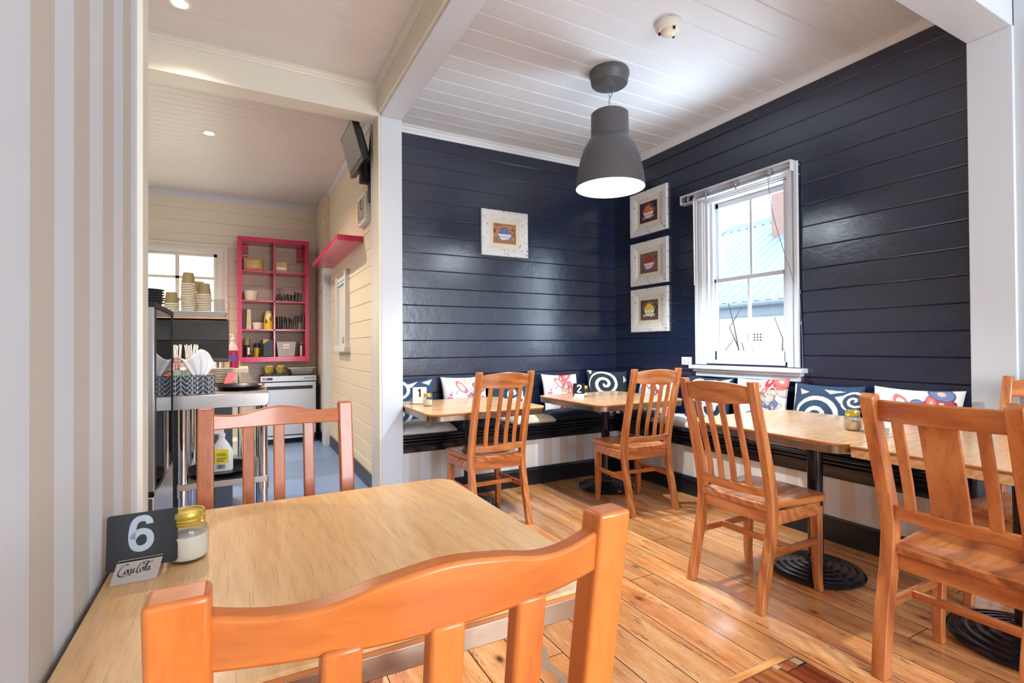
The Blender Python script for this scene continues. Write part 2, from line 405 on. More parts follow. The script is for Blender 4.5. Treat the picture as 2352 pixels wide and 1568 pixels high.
b.mi = 3; b.box(1.868, 1.905, 1.20, 1.236, .0012, .002); b.box(1.77, 1.80, 1.22, 1.243, .003, .0036); b.box(1.89, 1.93, .945, .985, .0012, .0032)
b.mi = 4; b.box(1.50, 1.86, 1.243, 1.275, .0012, .002)
struct('floor_patch', b, pm)
b = B()
pts = [(1.075-.055*(i/30)+.012*math.sin(.35*i), 1.80-.30*i/30) for i in range(31)]
b.ribbon(pts, [.004+.02*abs(math.sin(i*1.7))+.006*(i%3) for i in range(31)], lambda x, y: (x, y, .0008))
b.ribbon([(1.03+.012*math.sin(.5*i), 1.74-.18*i/20) for i in range(21)], [.004+.012*abs(math.sin(i*2.3)) for i in range(21)], lambda x, y: (x, y, .0009))
struct('floor_scuff', b, plain('worn_grey', rgb(136,112,92), .7, var=.3))
# ceilings: boards run along x
b = B(); boards(b, .9, XR+.05, -3.0, YB+.05, .162, .05, lambda a, y, d: (a, y, ZC+d)); struct('ceiling', b, M['ceiling_paint'])
b = B(); boards(b, -3.2, 1.05, -3.0, 3.85, .162, .02, lambda a, y, d: (a, y, ZC+d), groove=.005); struct('ceiling_foyer', b, M['kitchen_ceiling'])
b = B(); boards(b, -3.2, 1.05, 3.85, 7.7, .1, .02, lambda a, y, d: (a, y, ZC+.02+d), groove=.004, depth=.003); struct('ceiling_kitchen', b, M['kitchen_ceiling'])
b = B(); b.box(-3.4, XR+.3, -3.2, 7.9, ZC+.06, ZC+.2); struct('roof', b, M['white_paint'])
# back wall (navy)
b = B(); boards(b, 1.07, XR, 0, ZC, .1553, .031, lambda a, z, d: (a, YB+d, z)); b.box(1.075, XR+.1, YB+.02, YB+.14, 0, ZC); struct('wall_back', b, M['navy'])
# right wall with window hole
WY0, WY1, WZ0, WZ1 = 2.36, 3.09, 1.06, 2.475
fR = lambda a, z, d: (XR+d, a, z)
b = B()
for y0, y1, z0, z1 in ((-3, WY0, 0, ZC), (WY1, YB, 0, ZC), (WY0, WY1, 0, WZ0), (WY0, WY1, WZ1, ZC)):
    boards(b, y0, y1, z0, z1, .1553, .05, fR); b.box(XR+.02, XR+.14, y0, y1, z0, z1)
struct('wall_right', b, M['navy'])
# left striped stub wall
b = B(); b.box(XL-.11, XL, -3, 1.66, 0, ZC); struct('wall_left', b, M['stripe_wall'])
b = B(); b.box(XL-.125, XL+.012, 1.63, 1.70, 0, ZC); b.box(XL-.12, XL+.004, 1.70, 1.784, 0, ZC); struct('trim_1', b, M['trim_cream'], bevel=.004)
# wall between dining room and kitchen + step near the servery
XK = 1.0
b = B(); boards(b, 3.9, 6.68, 0, ZC, .1553, .06, lambda a, z, d: (XK+d, a, z)); b.box(XK+.02, XK+.06, 3.9, 6.68, 0, ZC)
boards(b, 6.68, 7.5, 0, ZC, .1553, .06, lambda a, z, d: (XK-.06+d, a, z)); b.box(XK-.04, XK+.06, 6.68, 7.5, 0, ZC)
b.box(XK-.06, XK+.06, 6.672, 6.70, 0, ZC)
struct('wall_kitchen_side', b, M['cream_board'])
b = B(); b.box(XK-.075, XK+.045, 6.62, 6.68, 0.004, 2.2); b.box(XK-.085, XK-.055, 6.64, 6.78, .004, 2.2); struct('trim_2', b, M['post_white'], bevel=.003)
# kitchen back wall with window hole
KY = 7.5; KX0, KX1, KZ0, KZ1 = -1.25, -.25, 1.25, 2.42
b = B(); fK = lambda a, z, d: (a, KY+d, z)
for x0, x1, z0, z1 in ((-3.2, KX0, 0, ZC+.02), (KX1, 1.0, 0, ZC+.02), (KX0, KX1, 0, KZ0), (KX0, KX1, KZ1, ZC+.02)):
    boards(b, x0, x1, z0, z1, .1553, .02, fK, groove=.006); b.box(x0, x1, KY+.02, KY+.12, z0, z1)
struct('wall_kitchen_back', b, M['cream_board'])
b = B(); b.box(-3.3, -3.2, -3, 7.6, 0, ZC); struct('wall_kitchen_left', b, M['cream_board'])
# rear wall behind the camera: shop front with wide openings
b = B(); b.box(-3.3, XR+.1, -3.1, -3.0, 0, .9); b.box(-3.3, XR+.1, -3.1, -3.0, 2.4, ZC); b.box(-3.3, .6, -3.1, -3.0, .9, 2.4); b.box(3.2, XR+.1, -3.1, -3.0, .9, 2.4); b.box(1.85, 1.95, -3.1, -3.0, .9, 2.4)
struct('wall_rear', b, M['white_paint'])
# post and beams
b = B(); b.box(.922, 1.082, 3.75, 4.08, 0, 2.93); struct('pillar', b, M['post_white'], bevel=.004)
b = B(); b.box(.904, .924, 3.752, 3.92, 0, 2.93); struct('trim_3', b, M['trim_cream'], bevel=.003)
b = B(); b.box(.922, 1.082, -3.0, 4.08, 2.93, ZC+.05); struct('beam', b, M['post_white'], bevel=.004)
b = B(); b.box(.902, .924, -3.0, 3.75, 2.945, ZC); struct('beam_lining', b, M['trim_cream'], bevel=.003)
b = B(); b.box(-3.2, .922, 3.75, 3.92, 2.925, ZC+.05); struct('lintel', b, M['trim_cream'], bevel=.004)
b = B(); b.box(1.08, XR, 1.09, 1.277, 2.887, ZC+.05); struct('beam_cross', b, M['post_white'], bevel=.003)
b = B(); b.box(3.565, XR+.02, 1.085, 1.277, 0, 2.887); struct('pillar_right', b, M['white_paint'], bevel=.004)
b = B(); b.box(3.585, XR+.01, -3.0, 1.085, 0, ZC); struct('wall_right_lining', b, plain('pale_grey_wall', rgb(196,203,208), .5))
# cornices
def cornice(name, f, a0, a1, m, s=1):
    pr = [(0,-.055),(.008,-.055),(.012,-.04),(.03,-.022),(.034,-.012),(.05,-.008),(.05,0),(0,0)]
    b = B(); b.loft([[Vector(f(a, d*s, ZC+z*s)) for d, z in pr] for a in (a0, a1)]); struct(name, b, m, smooth=30)
cornice('trim_4', lambda a, d, z: (a, YB-d, z), 1.0, XR, M['ceiling_paint'])
cornice('trim_5', lambda a, d, z: (XR-d, a, z), 1.277, YB, M['ceiling_paint'])
cornice('trim_6', lambda a, d, z: (a, 3.75-d, z), -3.2, .92, M['trim_cream'], .7)
cornice('trim_7', lambda a, d, z: (.904-d, a, z), -3, 3.75, M['trim_cream'], .7)
cornice('trim_8', lambda a, d, z: (a, KY-d, z+.02), -3.2, 1.0, M['white_paint'])
cornice('trim_9', lambda a, d, z: (XK-d, a, z+.02), 3.92, KY, M['white_paint'])
# kitchen skirting
b = B(); b.box(XK-.02, XK, 4.09, 6.6, .004, .13); b.box(XK-.08, XK-.06, 6.8, KY, .004, .13); struct('baseboard_kitchen', b, M['black_skirt'], bevel=.004)

# ------------------------------------------------------------------ window_1 (dining room, sash window)
w1 = bpy.data.objects.new('window_1', None); C.objects.link(w1); w1['kind'] = 'structure'
GW = M['gloss_white']
def arch(b, y0, y1, z0, z1, wd, X, sx=1):
    """moulded architrave, three steps; opening y0..y1 up to z1"""
    for k, (a, c, t) in enumerate(((0, wd, .02), (.15, .55, .03), (.72, 1, .036))):
        lo, hi = a*wd if a < 1 and k else 0, (c*wd if k else wd)
        b.box(X-t*sx, X, y0-hi, y0-lo, z0, z1+lo); b.box(X-t*sx, X, y1+lo, y1+hi, z0, z1+lo); b.box(X-t*sx, X, y0-hi, y1+hi, z1+lo, z1+hi)
b = B(); arch(b, WY0, WY1+.02, 1.05, 2.46, .1, XR); obj('casing', b, GW, w1, bevel=.004)
b = B()   # jamb lining
b.box(XR-.01, XR+.12, WY0, WY0+.022, WZ0, WZ1); b.box(XR-.01, XR+.12, WY1-.01, WY1+.02, WZ0, WZ1); b.box(XR-.01, XR+.12, WY0, WY1, WZ1-.025, WZ1); b.box(XR-.01, XR+.13, WY0, WY1, WZ0, WZ0+.03)
b.box(XR+.02, XR+.045, WY1-.035, WY1-.01, WZ0, WZ1); b.box(XR+.02, XR+.045, WY0+.022, WY0+.04, WZ0, WZ1)
obj('jamb', b, GW, w1, bevel=.003)
b = B(); b.box(XR-.075, XR+.03, WY0-.145, WY1+.165, 1.01, 1.045); b.box(XR-.05, XR, WY0-.12, WY1+.14, .985, 1.01); b.box(XR-.035, XR, WY0-.10, WY1+.12, .945, .985); obj('sill', b, GW, w1, bevel=.008, seg=3)
def sash(x0, x1, z0, z1, bot, top, nm):
    b = B(); s = .032
    ya, yb = WY0+.03, WY1-.02
    b.box(x0, x1, ya, ya+s, z0, z1); b.box(x0, x1, yb-s, yb, z0, z1); b.box(x0, x1, ya, yb, z0, z0+bot); b.box(x0, x1, ya, yb, z1-top, z1)
    ym = (ya+yb)/2-.005; b.box(x0+.004, x1-.004, ym-.011, ym+.011, z0, z1)
    o = obj('sash', b, GW, w1, bevel=.003)
    b = B(); xm = (x0+x1)/2; b.box(xm-.002, xm+.002, ya+s*.6, yb-s*.6, z0+bot*.7, z1-top*.7); obj('pane', b, M['pane'], o)
    return o
sash(XR+.075, XR+.105, 1.755, 2.45, .035, .045, 'u'); sash(XR+.04, XR+.072, 1.085, 1.79, .085, .035, 'l')
# roller blind rail over the window (clear brackets, cord)
t = thing('blind_rail', 'white blind headrail with clear brackets across the top of the sash window', 'blind', (XR, 0, 0))
b = B(); b.box(-.07, -.0, WY0-.07, WY1+.245, 2.556, 2.57); b.box(-.068, -.0, WY0-.075, WY0-.065, 2.49, 2.57); b.box(-.068, -.0, WY1+.24, WY1+.25, 2.49, 2.57); b.box(-.07, -.0, WY0-.07, WY1+.245, 2.49, 2.498)
obj('rail', b, plain('blind_rail_white', rgb(214,220,228), .25), t, bevel=.002)
for y in (2.45, 2.75, 3.05, 3.25):
    b = B(); b.box(-.082, -.03, y-.012, y+.012, 2.505, 2.552); b.lathe([(.010,0),(.010,.02)], (-.06, y, 2.48), 10); b.box(-.05, 0, y-.008, y+.008, 2.54, 2.556); obj('bracket', b, M['chrome'], t, bevel=.002)
b = B(); b.tube(crom([(-.065, 2.47, 2.53), (-.08, 2.42, 2.2), (-.04, 2.30, 1.72), (-.015, 2.262, 1.60)], 6), .0028, 6); b.tube([(-.015,2.262,1.60), (-.012,2.25,1.3), (-.012,2.245,.95)], .0022, 6); b.lathe([(.008,0),(.008,.03)], (-.015,2.262,1.585), 8); b.lathe([(.006,0),(.006,.025)], (-.012,2.254,1.36), 8)
obj('cord', b, plain('grey_cord', rgb(120,130,140), .5), t)
b = B(); b.tube([(-.06,3.19,2.52), (-.055,3.19,1.75)], .006, 8); obj('wand', b, M['white_plastic'], t)

# ------------------------------------------------------------------ window_2 (kitchen, frosted)
w2 = bpy.data.objects.new('window_2', None); C.objects.link(w2); w2['kind'] = 'structure'
b = B()
for lo, hi, tk in ((0,.12,.02),(.02,.07,.03),(.09,.12,.035)):
    b.box(KX1+lo, KX1+hi, KY-tk, KY, KZ0-.02, KZ1+lo); b.box(KX0-hi, KX0-lo, KY-tk, KY, KZ0-.02, KZ1+lo); b.box(KX0-hi, KX1+hi, KY-tk, KY, KZ1+lo, KZ1+hi)
b.box(KX0-.12, KX1+.12, KY-.05, KY, KZ0-.06, KZ0-.02)
obj('casing', b, M['trim_cream'], w2, bevel=.004)
b = B(); s = .04
b.box(KX0, KX0+s, KY+.02, KY+.07, KZ0, KZ1); b.box(KX1-s, KX1, KY+.02, KY+.07, KZ0, KZ1); b.box(KX0, KX1, KY+.02, KY+.07, KZ0, KZ0+s); b.box(KX0, KX1, KY+.02, KY+.07, KZ1-s, KZ1)
for x in (-.68, -1.0): b.box(x-.022, x+.022, KY+.022, KY+.066, KZ0, KZ1)
for z in (2.11, 1.83, 1.54): b.box(KX0, KX1, KY+.022, KY+.066, z-.018, z+.018)
obj('sash', b, M['trim_cream'], w2, bevel=.003)
b = B(); b.box(KX0+.02, KX1-.02, KY+.042, KY+.048, KZ0+.02, KZ1-.02); obj('pane', b, M['frosted'], w2)
# ------------------------------------------------------------------ window_3 (small servery sash in the kitchen side wall)
w3 = bpy.data.objects.new('window_3', None); C.objects.link(w3); w3['kind'] = 'structure'
b = B(); b.box(XK-.045, XK, 5.40, 5.46, 1.22, 2.03); b.box(XK-.045, XK, 5.94, 6.0, 1.22, 2.0); b.box(XK-.03, XK, 5.46, 5.94, 1.9, 1.98); b.box(XK-.038, XK, 5.46, 5.94, 1.93, 1.95); obj('casing', b, M['white_paint'], w3, bevel=.003)
b = B(); b.box(XK-.012, XK-.002, 5.46, 5.94, 1.24, 1.9); obj('panel', b, plain('hatch_panel', rgb(214,210,204), .4), w3)
b = B(); b.box(XK-.06, XK, 5.36, 6.0, 1.17, 1.235); obj('sill', b, M['white_paint'], w3, bevel=.004)
t = tag(obj('thermostat', B().box(XK-.03, XK-.012, 5.52, 5.64, 1.26, 1.33), plain('thermostat_grey', rgb(140,132,116), .4), bevel=.004), 'small grey control box on the servery hatch in the kitchen side wall', 'thermostat')

# ------------------------------------------------------------------ outside
t = thing('neighbor_house', 'white rendered house with corrugated roof seen through the sash window', 'house', (6.8, 5, 0))
b = B(); b.box(0, .2, -6, 6, -.5, 1.72); obj('wall', b, M['render_white'], t)
b = B(); b.box(-.05, .1, -6, 6, 1.64, 1.80); b.tube([(-.08,-6,1.83),(-.08,6,1.83)], .05, 10); obj('gutter', b, M['fascia'], t, bevel=.005)
b = B(); n = 420; R0 = []; R1 = []
for i in range(n+1):
    y = -4.2+8.4*i/n*.93; dz = .028*math.sin(2*PI*y/.19)
    xe = 2.75 if y < 2.55 else max(.3, 2.75-(y-2.55)*1.1)
    R0.append(b.v((-.12, y, 1.86+dz))); R1.append(b.v((xe, y, 1.86+(xe+.12)*.66+dz)))
for i in range(n): b.face([R0[i], R0[i+1], R1[i+1], R1[i]])
obj('roof', b, M['roof_iron'], t, smooth=60)
b = B(); b.box(2.65, 2.85, -4.2, 2.6, 3.68, 3.80); b.box(2.62, 2.66, -4.2, 2.6, 3.66, 3.70); b.tube([(2.75,2.55,3.74),(.4,4.7,2.22)], .07, 8); obj('ridge_cap', b, M['roof_iron'], t, bevel=.02)
b = B(); b.box(1.9, 2.5, .25, 1.0, 2.6, 4.2); b.box(1.85, 2.55, .2, 1.05, 4.2, 4.3); obj('chimney', b, M['brick'], t)
b = B(); b.box(-.012, 0, -.16, .12, 1.26, 1.40); obj('vent_frame', b, M['render_white'], t)
for i in range(5):
    for j in range(3): obj('vent_hole', B().box(-.016, -.011, -.14+i*.052, -.112+i*.052, 1.275+j*.042, 1.30+j*.042), M['dark_hole'], t)
b = B(); b.box(3.8, 30, -20, 30, -.6, -.5); struct('ground', b, M['ground'])
t = thing('bare_shrub', 'leafless shrub twigs in front of the white house outside the window', 'shrub', (5.3, 3.9, -.5))
rs = random.Random(3)
for (px, py, ex, ey, ez) in ((0,.0,.15,.28,1.75),(0,.12,.1,.62,1.5),(.1,.2,.2,.5,2.25),(0,.1,.1,.9,1.75),(0,-.1,.2,-.35,2.05),(.1,-.15,.1,-.55,2.25),(0,-.35,.1,-.7,1.9),(0,.3,0,.75,2.2),(0,-.3,.1,-.62,1.6)):
    b = B(); pts = []
    for i in range(9):
        q = i/8; pts.append((px+(ex-px)*q+.03*math.sin(4*q+px), py+(ey-py)*q*q+.03*math.sin(5*q+ey), ez*q))
    b.tube(pts, [.018*(1-.7*i/8) for i in range(9)], 6)
    for k in (4, 6):
        p = Vector(pts[k]); b.tube([p, p+Vector((.03, rs.uniform(-.15,.15), .25)), p+Vector((.05, rs.uniform(-.25,.25), .5))], [.009,.006,.004], 5)
    obj('stem', b, M['twig'], t)

# ------------------------------------------------------------------ banquette bench (L-shaped, built in)
bench = thing('banquette_bench', 'built-in corner bench with striped front and black moulded edge along two walls', 'bench', (0,0,0))
BY, BX = 3.885, 3.245       # front planes
b = B(); b.box(1.083, XR-.002, BY, BY+.03, .0, .42); obj('front_panel', b, M['stripe_x'], bench)
b = B(); b.box(BX, BX+.03, 1.17, BY+.02, .0, .42); b.box(BX, XR-.002, 1.16, 1.19, 0, .42); obj('front_panel', b, M['stripe_y'], bench)
prof = [(.0,.395),(.022,.395),(.026,.40),(.026,.452),*[(.028+.013*math.sin(k*PI/6),.455+.0125*(1-math.cos(k*PI/6))) for k in range(7)],*[(.034+.014*math.sin(k*PI/6),.482+.012*(1-math.cos(k*PI/6))) for k in range(7)],*[(.042+.016*math.sin(k*PI/6),.507+.014*(1-math.cos(k*PI/6))) for k in range(7)],(-.0,.535)]
b = B(); b.loft([[Vector((1.083, BY-d, z)) for d, z in prof], [Vector((BX-.0-0*1, BY-d, z)) for d, z in prof]]); obj('moulded_edge', b, M['black_gloss'], bench, smooth=35)
b = B(); b.loft([[Vector((BX-d, 1.16, z)) for d, z in prof], [Vector((BX-d, BY, z)) for d, z in prof]]); b.box(BX-.03, XR-.002, 1.15, 1.165, .40, .535)
obj('moulded_edge', b, M['black_gloss'], bench, smooth=35)
b = B(); b.box(1.083, XR-.002, BY-.005, YB-.002, .505, .533); b.box(BX-.005, XR-.002, 1.165, BY, .505, .533); obj('seat_board', b, M['black_gloss'], bench)
sk = [(0,0),(.018,0),(.018,.115),(.024,.12),(.024,.132),(.016,.140),(.012,.150),(0,.152)]
b = B(); b.loft([[Vector((x, BY-d, z)) for d, z in sk] for x in (1.083, BX)]); obj('skirting', b, M['black_skirt'], bench, smooth=30)
b = B(); b.loft([[Vector((BX-d, y, z)) for d, z in sk] for y in (1.17, BY)]); obj('skirting', b, M['black_skirt'], bench, smooth=30)
# seat cushions
SZ = .534
def cushion(w, d, h, m, label, loc, rz, group='seat cushions on the corner bench', cat='cushion', seed=0):
    b = B(); N = 28; top = []; bot = []
    rr = random.Random(seed)
    tufts = [(-.45,-.45),(.45,-.45),(-.45,.45),(.45,.45),(0,0),(0,-.8),(0,.8),(-.8,0),(.8,0)]
    for j in range(N+1):
        rt_, rb_ = [], []
        for i in range(N+1):
            u, v = -1+2*i/N, -1+2*j/N
            e = max(0, (1-abs(u)**5))**.5*max(0, (1-abs(v)**5))**.5
            z = h*(.25+.75*e)
            for a, c in tufts: z -= h*.34*math.exp(-((u-a)**2+(v-c)**2)/.018)
            z += h*.10*noise.noise(Vector((u*3+seed, v*3, seed)))*e
            if max(abs(u),abs(v)) > .8: z += h*.08*math.sin((u+v)*26)*e
            pin = 1-.03*math.sin(abs(u)*PI)*0
            x, y = u*w/2*(1+.015*noise.noise(Vector((v*2, seed, 0)))), v*d/2*(1+.015*noise.noise(Vector((u*2, seed, 4))))
            rt_.append(b.v((x, y, max(z, h*.2)))); rb_.append(b.v((x*.985, y*.985, h*.0 if e > .2 else h*.12)))
        top.append(rt_); bot.append(rb_)
    for j in range(N):
        for i in range(N):
            b.face([top[j][i], top[j][i+1], top[j+1][i+1], top[j+1][i]]); b.face([bot[j][i], bot[j+1][i], bot[j+1][i+1], bot[j][i+1]])
    for i in range(N):
        b.face([top[0][i+1], top[0][i], bot[0][i], bot[0][i+1]]); b.face([top[N][i], top[N][i+1], bot[N][i+1], bot[N][i]])
        b.face([top[i][0], top[i+1][0], bot[i+1][0], bot[i][0]]); b.face([top[i+1][N], top[i][N], bot[i][N], bot[i+1][N]])
    o = obj('seat_cushion', b, m, smooth=60, loc=loc, rot=(0,0,rz)); return tag(o, label, cat, group)
cushion(.46,.43,.075, M['cush_white'], 'off-white tufted seat cushion on the bench beside the white pillar', (1.325,4.055,SZ), .0, seed=1)
cushion(.44,.42,.075, M['cush_dark'], 'dark navy tufted seat cushion on the back bench behind table 1', (1.785,4.09,SZ), 0, seed=2)
cushion(.44,.42,.07, M['cush_beige'], 'beige seat cushion on the back bench between two dark cushions', (2.30,4.06,SZ), .02, seed=3)
cushion(.50,.42,.08, M['cush_dark'], 'dark navy tufted seat cushion on the back bench beneath the floral pillow', (2.80,4.08,SZ), 0, seed=4)
cushion(.44,.40,.085, M['cush_beige'], 'beige seat cushion tucked deep in the corner of the bench', (3.33,4.105,SZ), 0, seed=5)
cushion(.36,.45,.085, M['cush_teal'], 'dark blue-black seat cushion on the right bench nearest the room corner', (3.40,3.66,SZ), 0, seed=6)
cushion(.36,.50,.075, M['cush_white'], 'off-white seat cushion on the right bench left of the window', (3.40,3.17,SZ), 0, seed=7)
cushion(.36,.46,.085, M['cush_dark'], 'dark navy seat cushion on the right bench under the sash window', (3.40,2.67,SZ), 0, seed=8)
cushion(.36,.50,.075, M['cush_beige'], 'beige tufted seat cushion on the right bench behind table 3', (3.385,2.17,SZ), 0, seed=9)
cushion(.36,.52,.085, M['cush_dark'], 'dark navy tufted seat cushion at the open right end of the bench', (3.385,1.64,SZ), 0, seed=10)
# throw pillows with printed covers
def segd(p, a, c):
    dx, dy = c[0]-a[0], c[1]-a[1]; t = max(0, min(1, ((p[0]-a[0])*dx+(p[1]-a[1])*dy)/(dx*dx+dy*dy+1e-9)))
    return math.hypot(p[0]-a[0]-t*dx, p[1]-a[1]-t*dy)
def intri(p, t):
    s = [(t[i][0]-p[0])*(t[(i+1)%3][1]-p[1])-(t[(i+1)%3][0]-p[0])*(t[i][1]-p[1]) for i in range(3)]
    return all(x >= 0 for x in s) or all(x <= 0 for x in s)
def spiral_print(base, centers, tris):
    white = rgb(222,224,226)
    def f(u, v):
        for cx, cz, R, sgn, ph in centers:
            dx, dz = u-cx, v-cz; r = math.hypot(dx, dz)
            if r < R:
                th = sgn*math.atan2(dz, dx)+ph
                q = (r/(R*.52) - th/(2*PI)) % 1
                if q < .40: return white
        for t in tris:
            if intri((u, v), t): return white
        return base
    return f
def floral_print(seed, ox=0):
    rr = random.Random(seed)
    cream, pink, coral, red, black, blue, green, peach = rgb(234,230,226), rgb(232,120,184), rgb(228,120,116), rgb(204,66,76), rgb(44,42,48), rgb(120,132,172), rgb(206,196,186), rgb(244,196,164)
    blobs = []
    for k in range(22):
        u, v = rr.uniform(-.1,1), rr.uniform(-1,1)
        if k > 17: u = rr.uniform(-1,0)*1; v = rr.uniform(-1,-.2)
        blobs.append((u, v, rr.uniform(.06,.2), rr.choice((coral, red, pink, peach, red, blue, green, coral)), rr.uniform(0,PI), rr.uniform(1.0,2.4)))
    blobs += [(-.78,.02,.07,pink,0,1.6),(-.72,.18,.05,pink,0,1.2),(-.66,.3,.04,rgb(230,150,190),0,1)]
    ring = (-.22, .52, .16, .36, .6)     # looped petal outline
    def f(u, v):
        c = cream
        for (x, z, r, col, a, e) in blobs:
            dx, dz = u-x, v-z; p, q = dx*math.cos(a)+dz*math.sin(a), -dx*math.sin(a)+dz*math.cos(a)
            d = math.hypot(p/e, q)/r
            if d < 1:
                c = col
                if .86 < d: c = tuple(.45*y for y in col[:3])+(1,)
                elif d < .3 and e > 1.5: c = peach
                elif (math.sin(18*math.atan2(q, p)) > .8 and d > .5): c = tuple(.7*y for y in col[:3])+(1,)
        # looped petal
        dx, dz = u-ring[0], v-ring[1]; a = ring[4]; p, q = dx*math.cos(a)+dz*math.sin(a), -dx*math.sin(a)+dz*math.cos(a)
        d = math.hypot(p/ring[2], q/ring[3])
        if .62 < d < 1: c = coral
        elif d <= .62: c = cream
        # dark dotted sprays
        for (x, z, R) in ((.15,.25,.22),(.45,-.25,.25),(-.15,-.5,.2)):
            if math.hypot(u-x, v-z) < R and ((int(u*26) + int(v*26)) % 3 == 0) and (int(u*52)+int(v*52)*3) % 4: c = black
        if segd((u,v), (-.5,.2), (-.42,.34)) < .018 or segd((u,v), (-.42,.34), (-.28,.36)) < .018: c = blue
        return c
    return f
PG = 'throw pillows leaning along the corner bench'
def pillow(label, loc, rz, tilt, paint, w=.44, h=.44, th=.12, roll=0, cat='pillow', back=None):
    h *= .92; loc = (loc[0], loc[1], loc[2]-.032)
    b = B(); N = 116; me_cols = []; fr = []; bk = []
    for j in range(N+1):
        rf = []
        for i in range(N+1):
            u, v = -1+2*i/N, -1+2*j/N
            cx = u*(1-.07*(1-v*v)) ; cz = v*(1-.07*(1-u*u))
            e = (max(0,1-u*u)*max(0,1-v*v))**.42
            wr = .006*noise.noise(Vector((u*3.1+loc[0]*7, v*2.5, loc[1]*5)))*e*2
            rf.append(b.v((cx*w/2, -(th/2*e+wr), cz*h/2))); me_cols.append(paint(u, v))
        fr.append(rf)
    K = 4
    for j in range(N):
        for i in range(N): b.face([fr[j][i], fr[j][i+1], fr[j+1][i+1], fr[j+1][i]])
    n = N//K; bkv = {}
    for j in range(n+1):
        for i in range(n+1):
            u, v = -1+2*i/n, -1+2*j/n
            if i in (0,n) or j in (0,n): bkv[i,j] = fr[j*K][i*K]; continue
            cx = u*(1-.07*(1-v*v)); cz = v*(1-.07*(1-u*u)); e = (max(0,1-u*u)*max(0,1-v*v))**.42
            bkv[i,j] = b.v((cx*w/2, th/2*e, cz*h/2)); me_cols.append(paint(0.99, .99))
    for j in range(n):
        for i in range(n): b.face([bkv[i,j], bkv[i,j+1], bkv[i+1,j+1], bkv[i+1,j]])
    o = obj('throw_pillow', b, M['fabric_print'], smooth=180)
    a = o.data.color_attributes.new('Col', 'FLOAT_COLOR', 'POINT')
    for k, c in enumerate(me_cols): a.data[k].color = c
    o.location = (loc[0], loc[1], loc[2]+h/2*math.cos(tilt)*.93)
    o.rotation_euler = (Matrix.Rotation(rz,3,'Z') @ Matrix.Rotation(-tilt,3,'X') @ Matrix.Rotation(roll,3,'Y')).to_euler()
    return tag(o, label, cat, PG)
NB, DK, TL = rgb(52,72,98), rgb(44,48,56), rgb(34,58,74)
T1_ = [[(-.2,.75),(.35,.9),(.05,.62)], [(.55,.1),(.8,-.05),(.55,-.25)], [(.5,.85),(.95,.95),(.8,.7)], [(-.1,-.1),(.25,.05),(.15,-.3)]]
pillow('blue pillow with two white spirals leaning beside the white pillar', (1.27,4.225,SZ+.06), 0, .22, spiral_print(NB, [(-.45,.5,.62,1,0),(-.45,-.45,.62,-1,1)], T1_), .46, .44)
pillow('white pillow with pink flowers behind table 1 right of the blue spiral pillow', (1.79,4.235,SZ+.065), 0, .2, floral_print(5), .44, .44)
pillow('blue and white spiral pillow seen through the back of the chair at table 1', (2.24,4.235,SZ+.05), 0, .2, spiral_print(TL, [(.1,.2,.72,1,0),(-.5,-.75,.4,1,0)], T1_), .43, .42)
pillow('white pillow with pink and red flowers behind table sign 2', (2.81,4.215,SZ+.065), .05, .22, floral_print(11), .43, .43, roll=.03)
pillow('charcoal pillow with a white spiral propped in the room corner', (3.36,4.17,SZ+.08), -.25, .25, spiral_print(DK, [(-.25,.25,.72,1,2.2)], [[(-.95,.95),(-.75,1),(-.85,.75)], [(.75,.75),(.95,.5),(.75,.35)], [(.6,-.4),(.95,-.5),(.7,-.9)]]), .46, .44, roll=.06)
R_ = -PI/2
def chk(u, v): return rgb(30,30,32) if int((u+2)*4) % 2 else rgb(225,220,210)
pillow('small black and white banded pillow lying flat in the bench corner', (3.22,3.90,SZ+.075), -.5, 1.45, chk, .26, .24, .05)
pillow('white floral pillow on the right bench behind the chair at table 2', (3.475,3.62,SZ+.07), R_, .24, floral_print(21), .43, .43)
pillow('dark blue spiral pillow on the right bench under the left side of the window', (3.485,3.0,SZ+.06), R_, .22, spiral_print(TL, [(-.35,.45,.55,1,0),(.35,-.3,.6,1,2.5)], T1_), .46, .45)
pillow('white pillow with red flowers under the right half of the window', (3.485,2.51,SZ+.065), R_, .22, floral_print(33), .44, .46, roll=-.05)
pillow('charcoal pillow with a large white ring leaning right of the window', (3.49,2.03,SZ+.055), R_, .22, spiral_print(NB, [(-.1,-.1,.72,1,1.4),(.85,.5,.35,1,0)], [[(-.75,.8),(-.45,.72),(-.7,.6)], [(.0,.85),(.6,.8),(.2,.7)], [(.35,.6),(.55,.66),(.5,.4)], [(-1,.95),(-.9,.95),(-.95,-.2)]]), .47, .45)
pillow('white pillow with red flowers at the right end of the bench', (3.475,1.51,SZ+.065), R_, .22, floral_print(47), .46, .45)

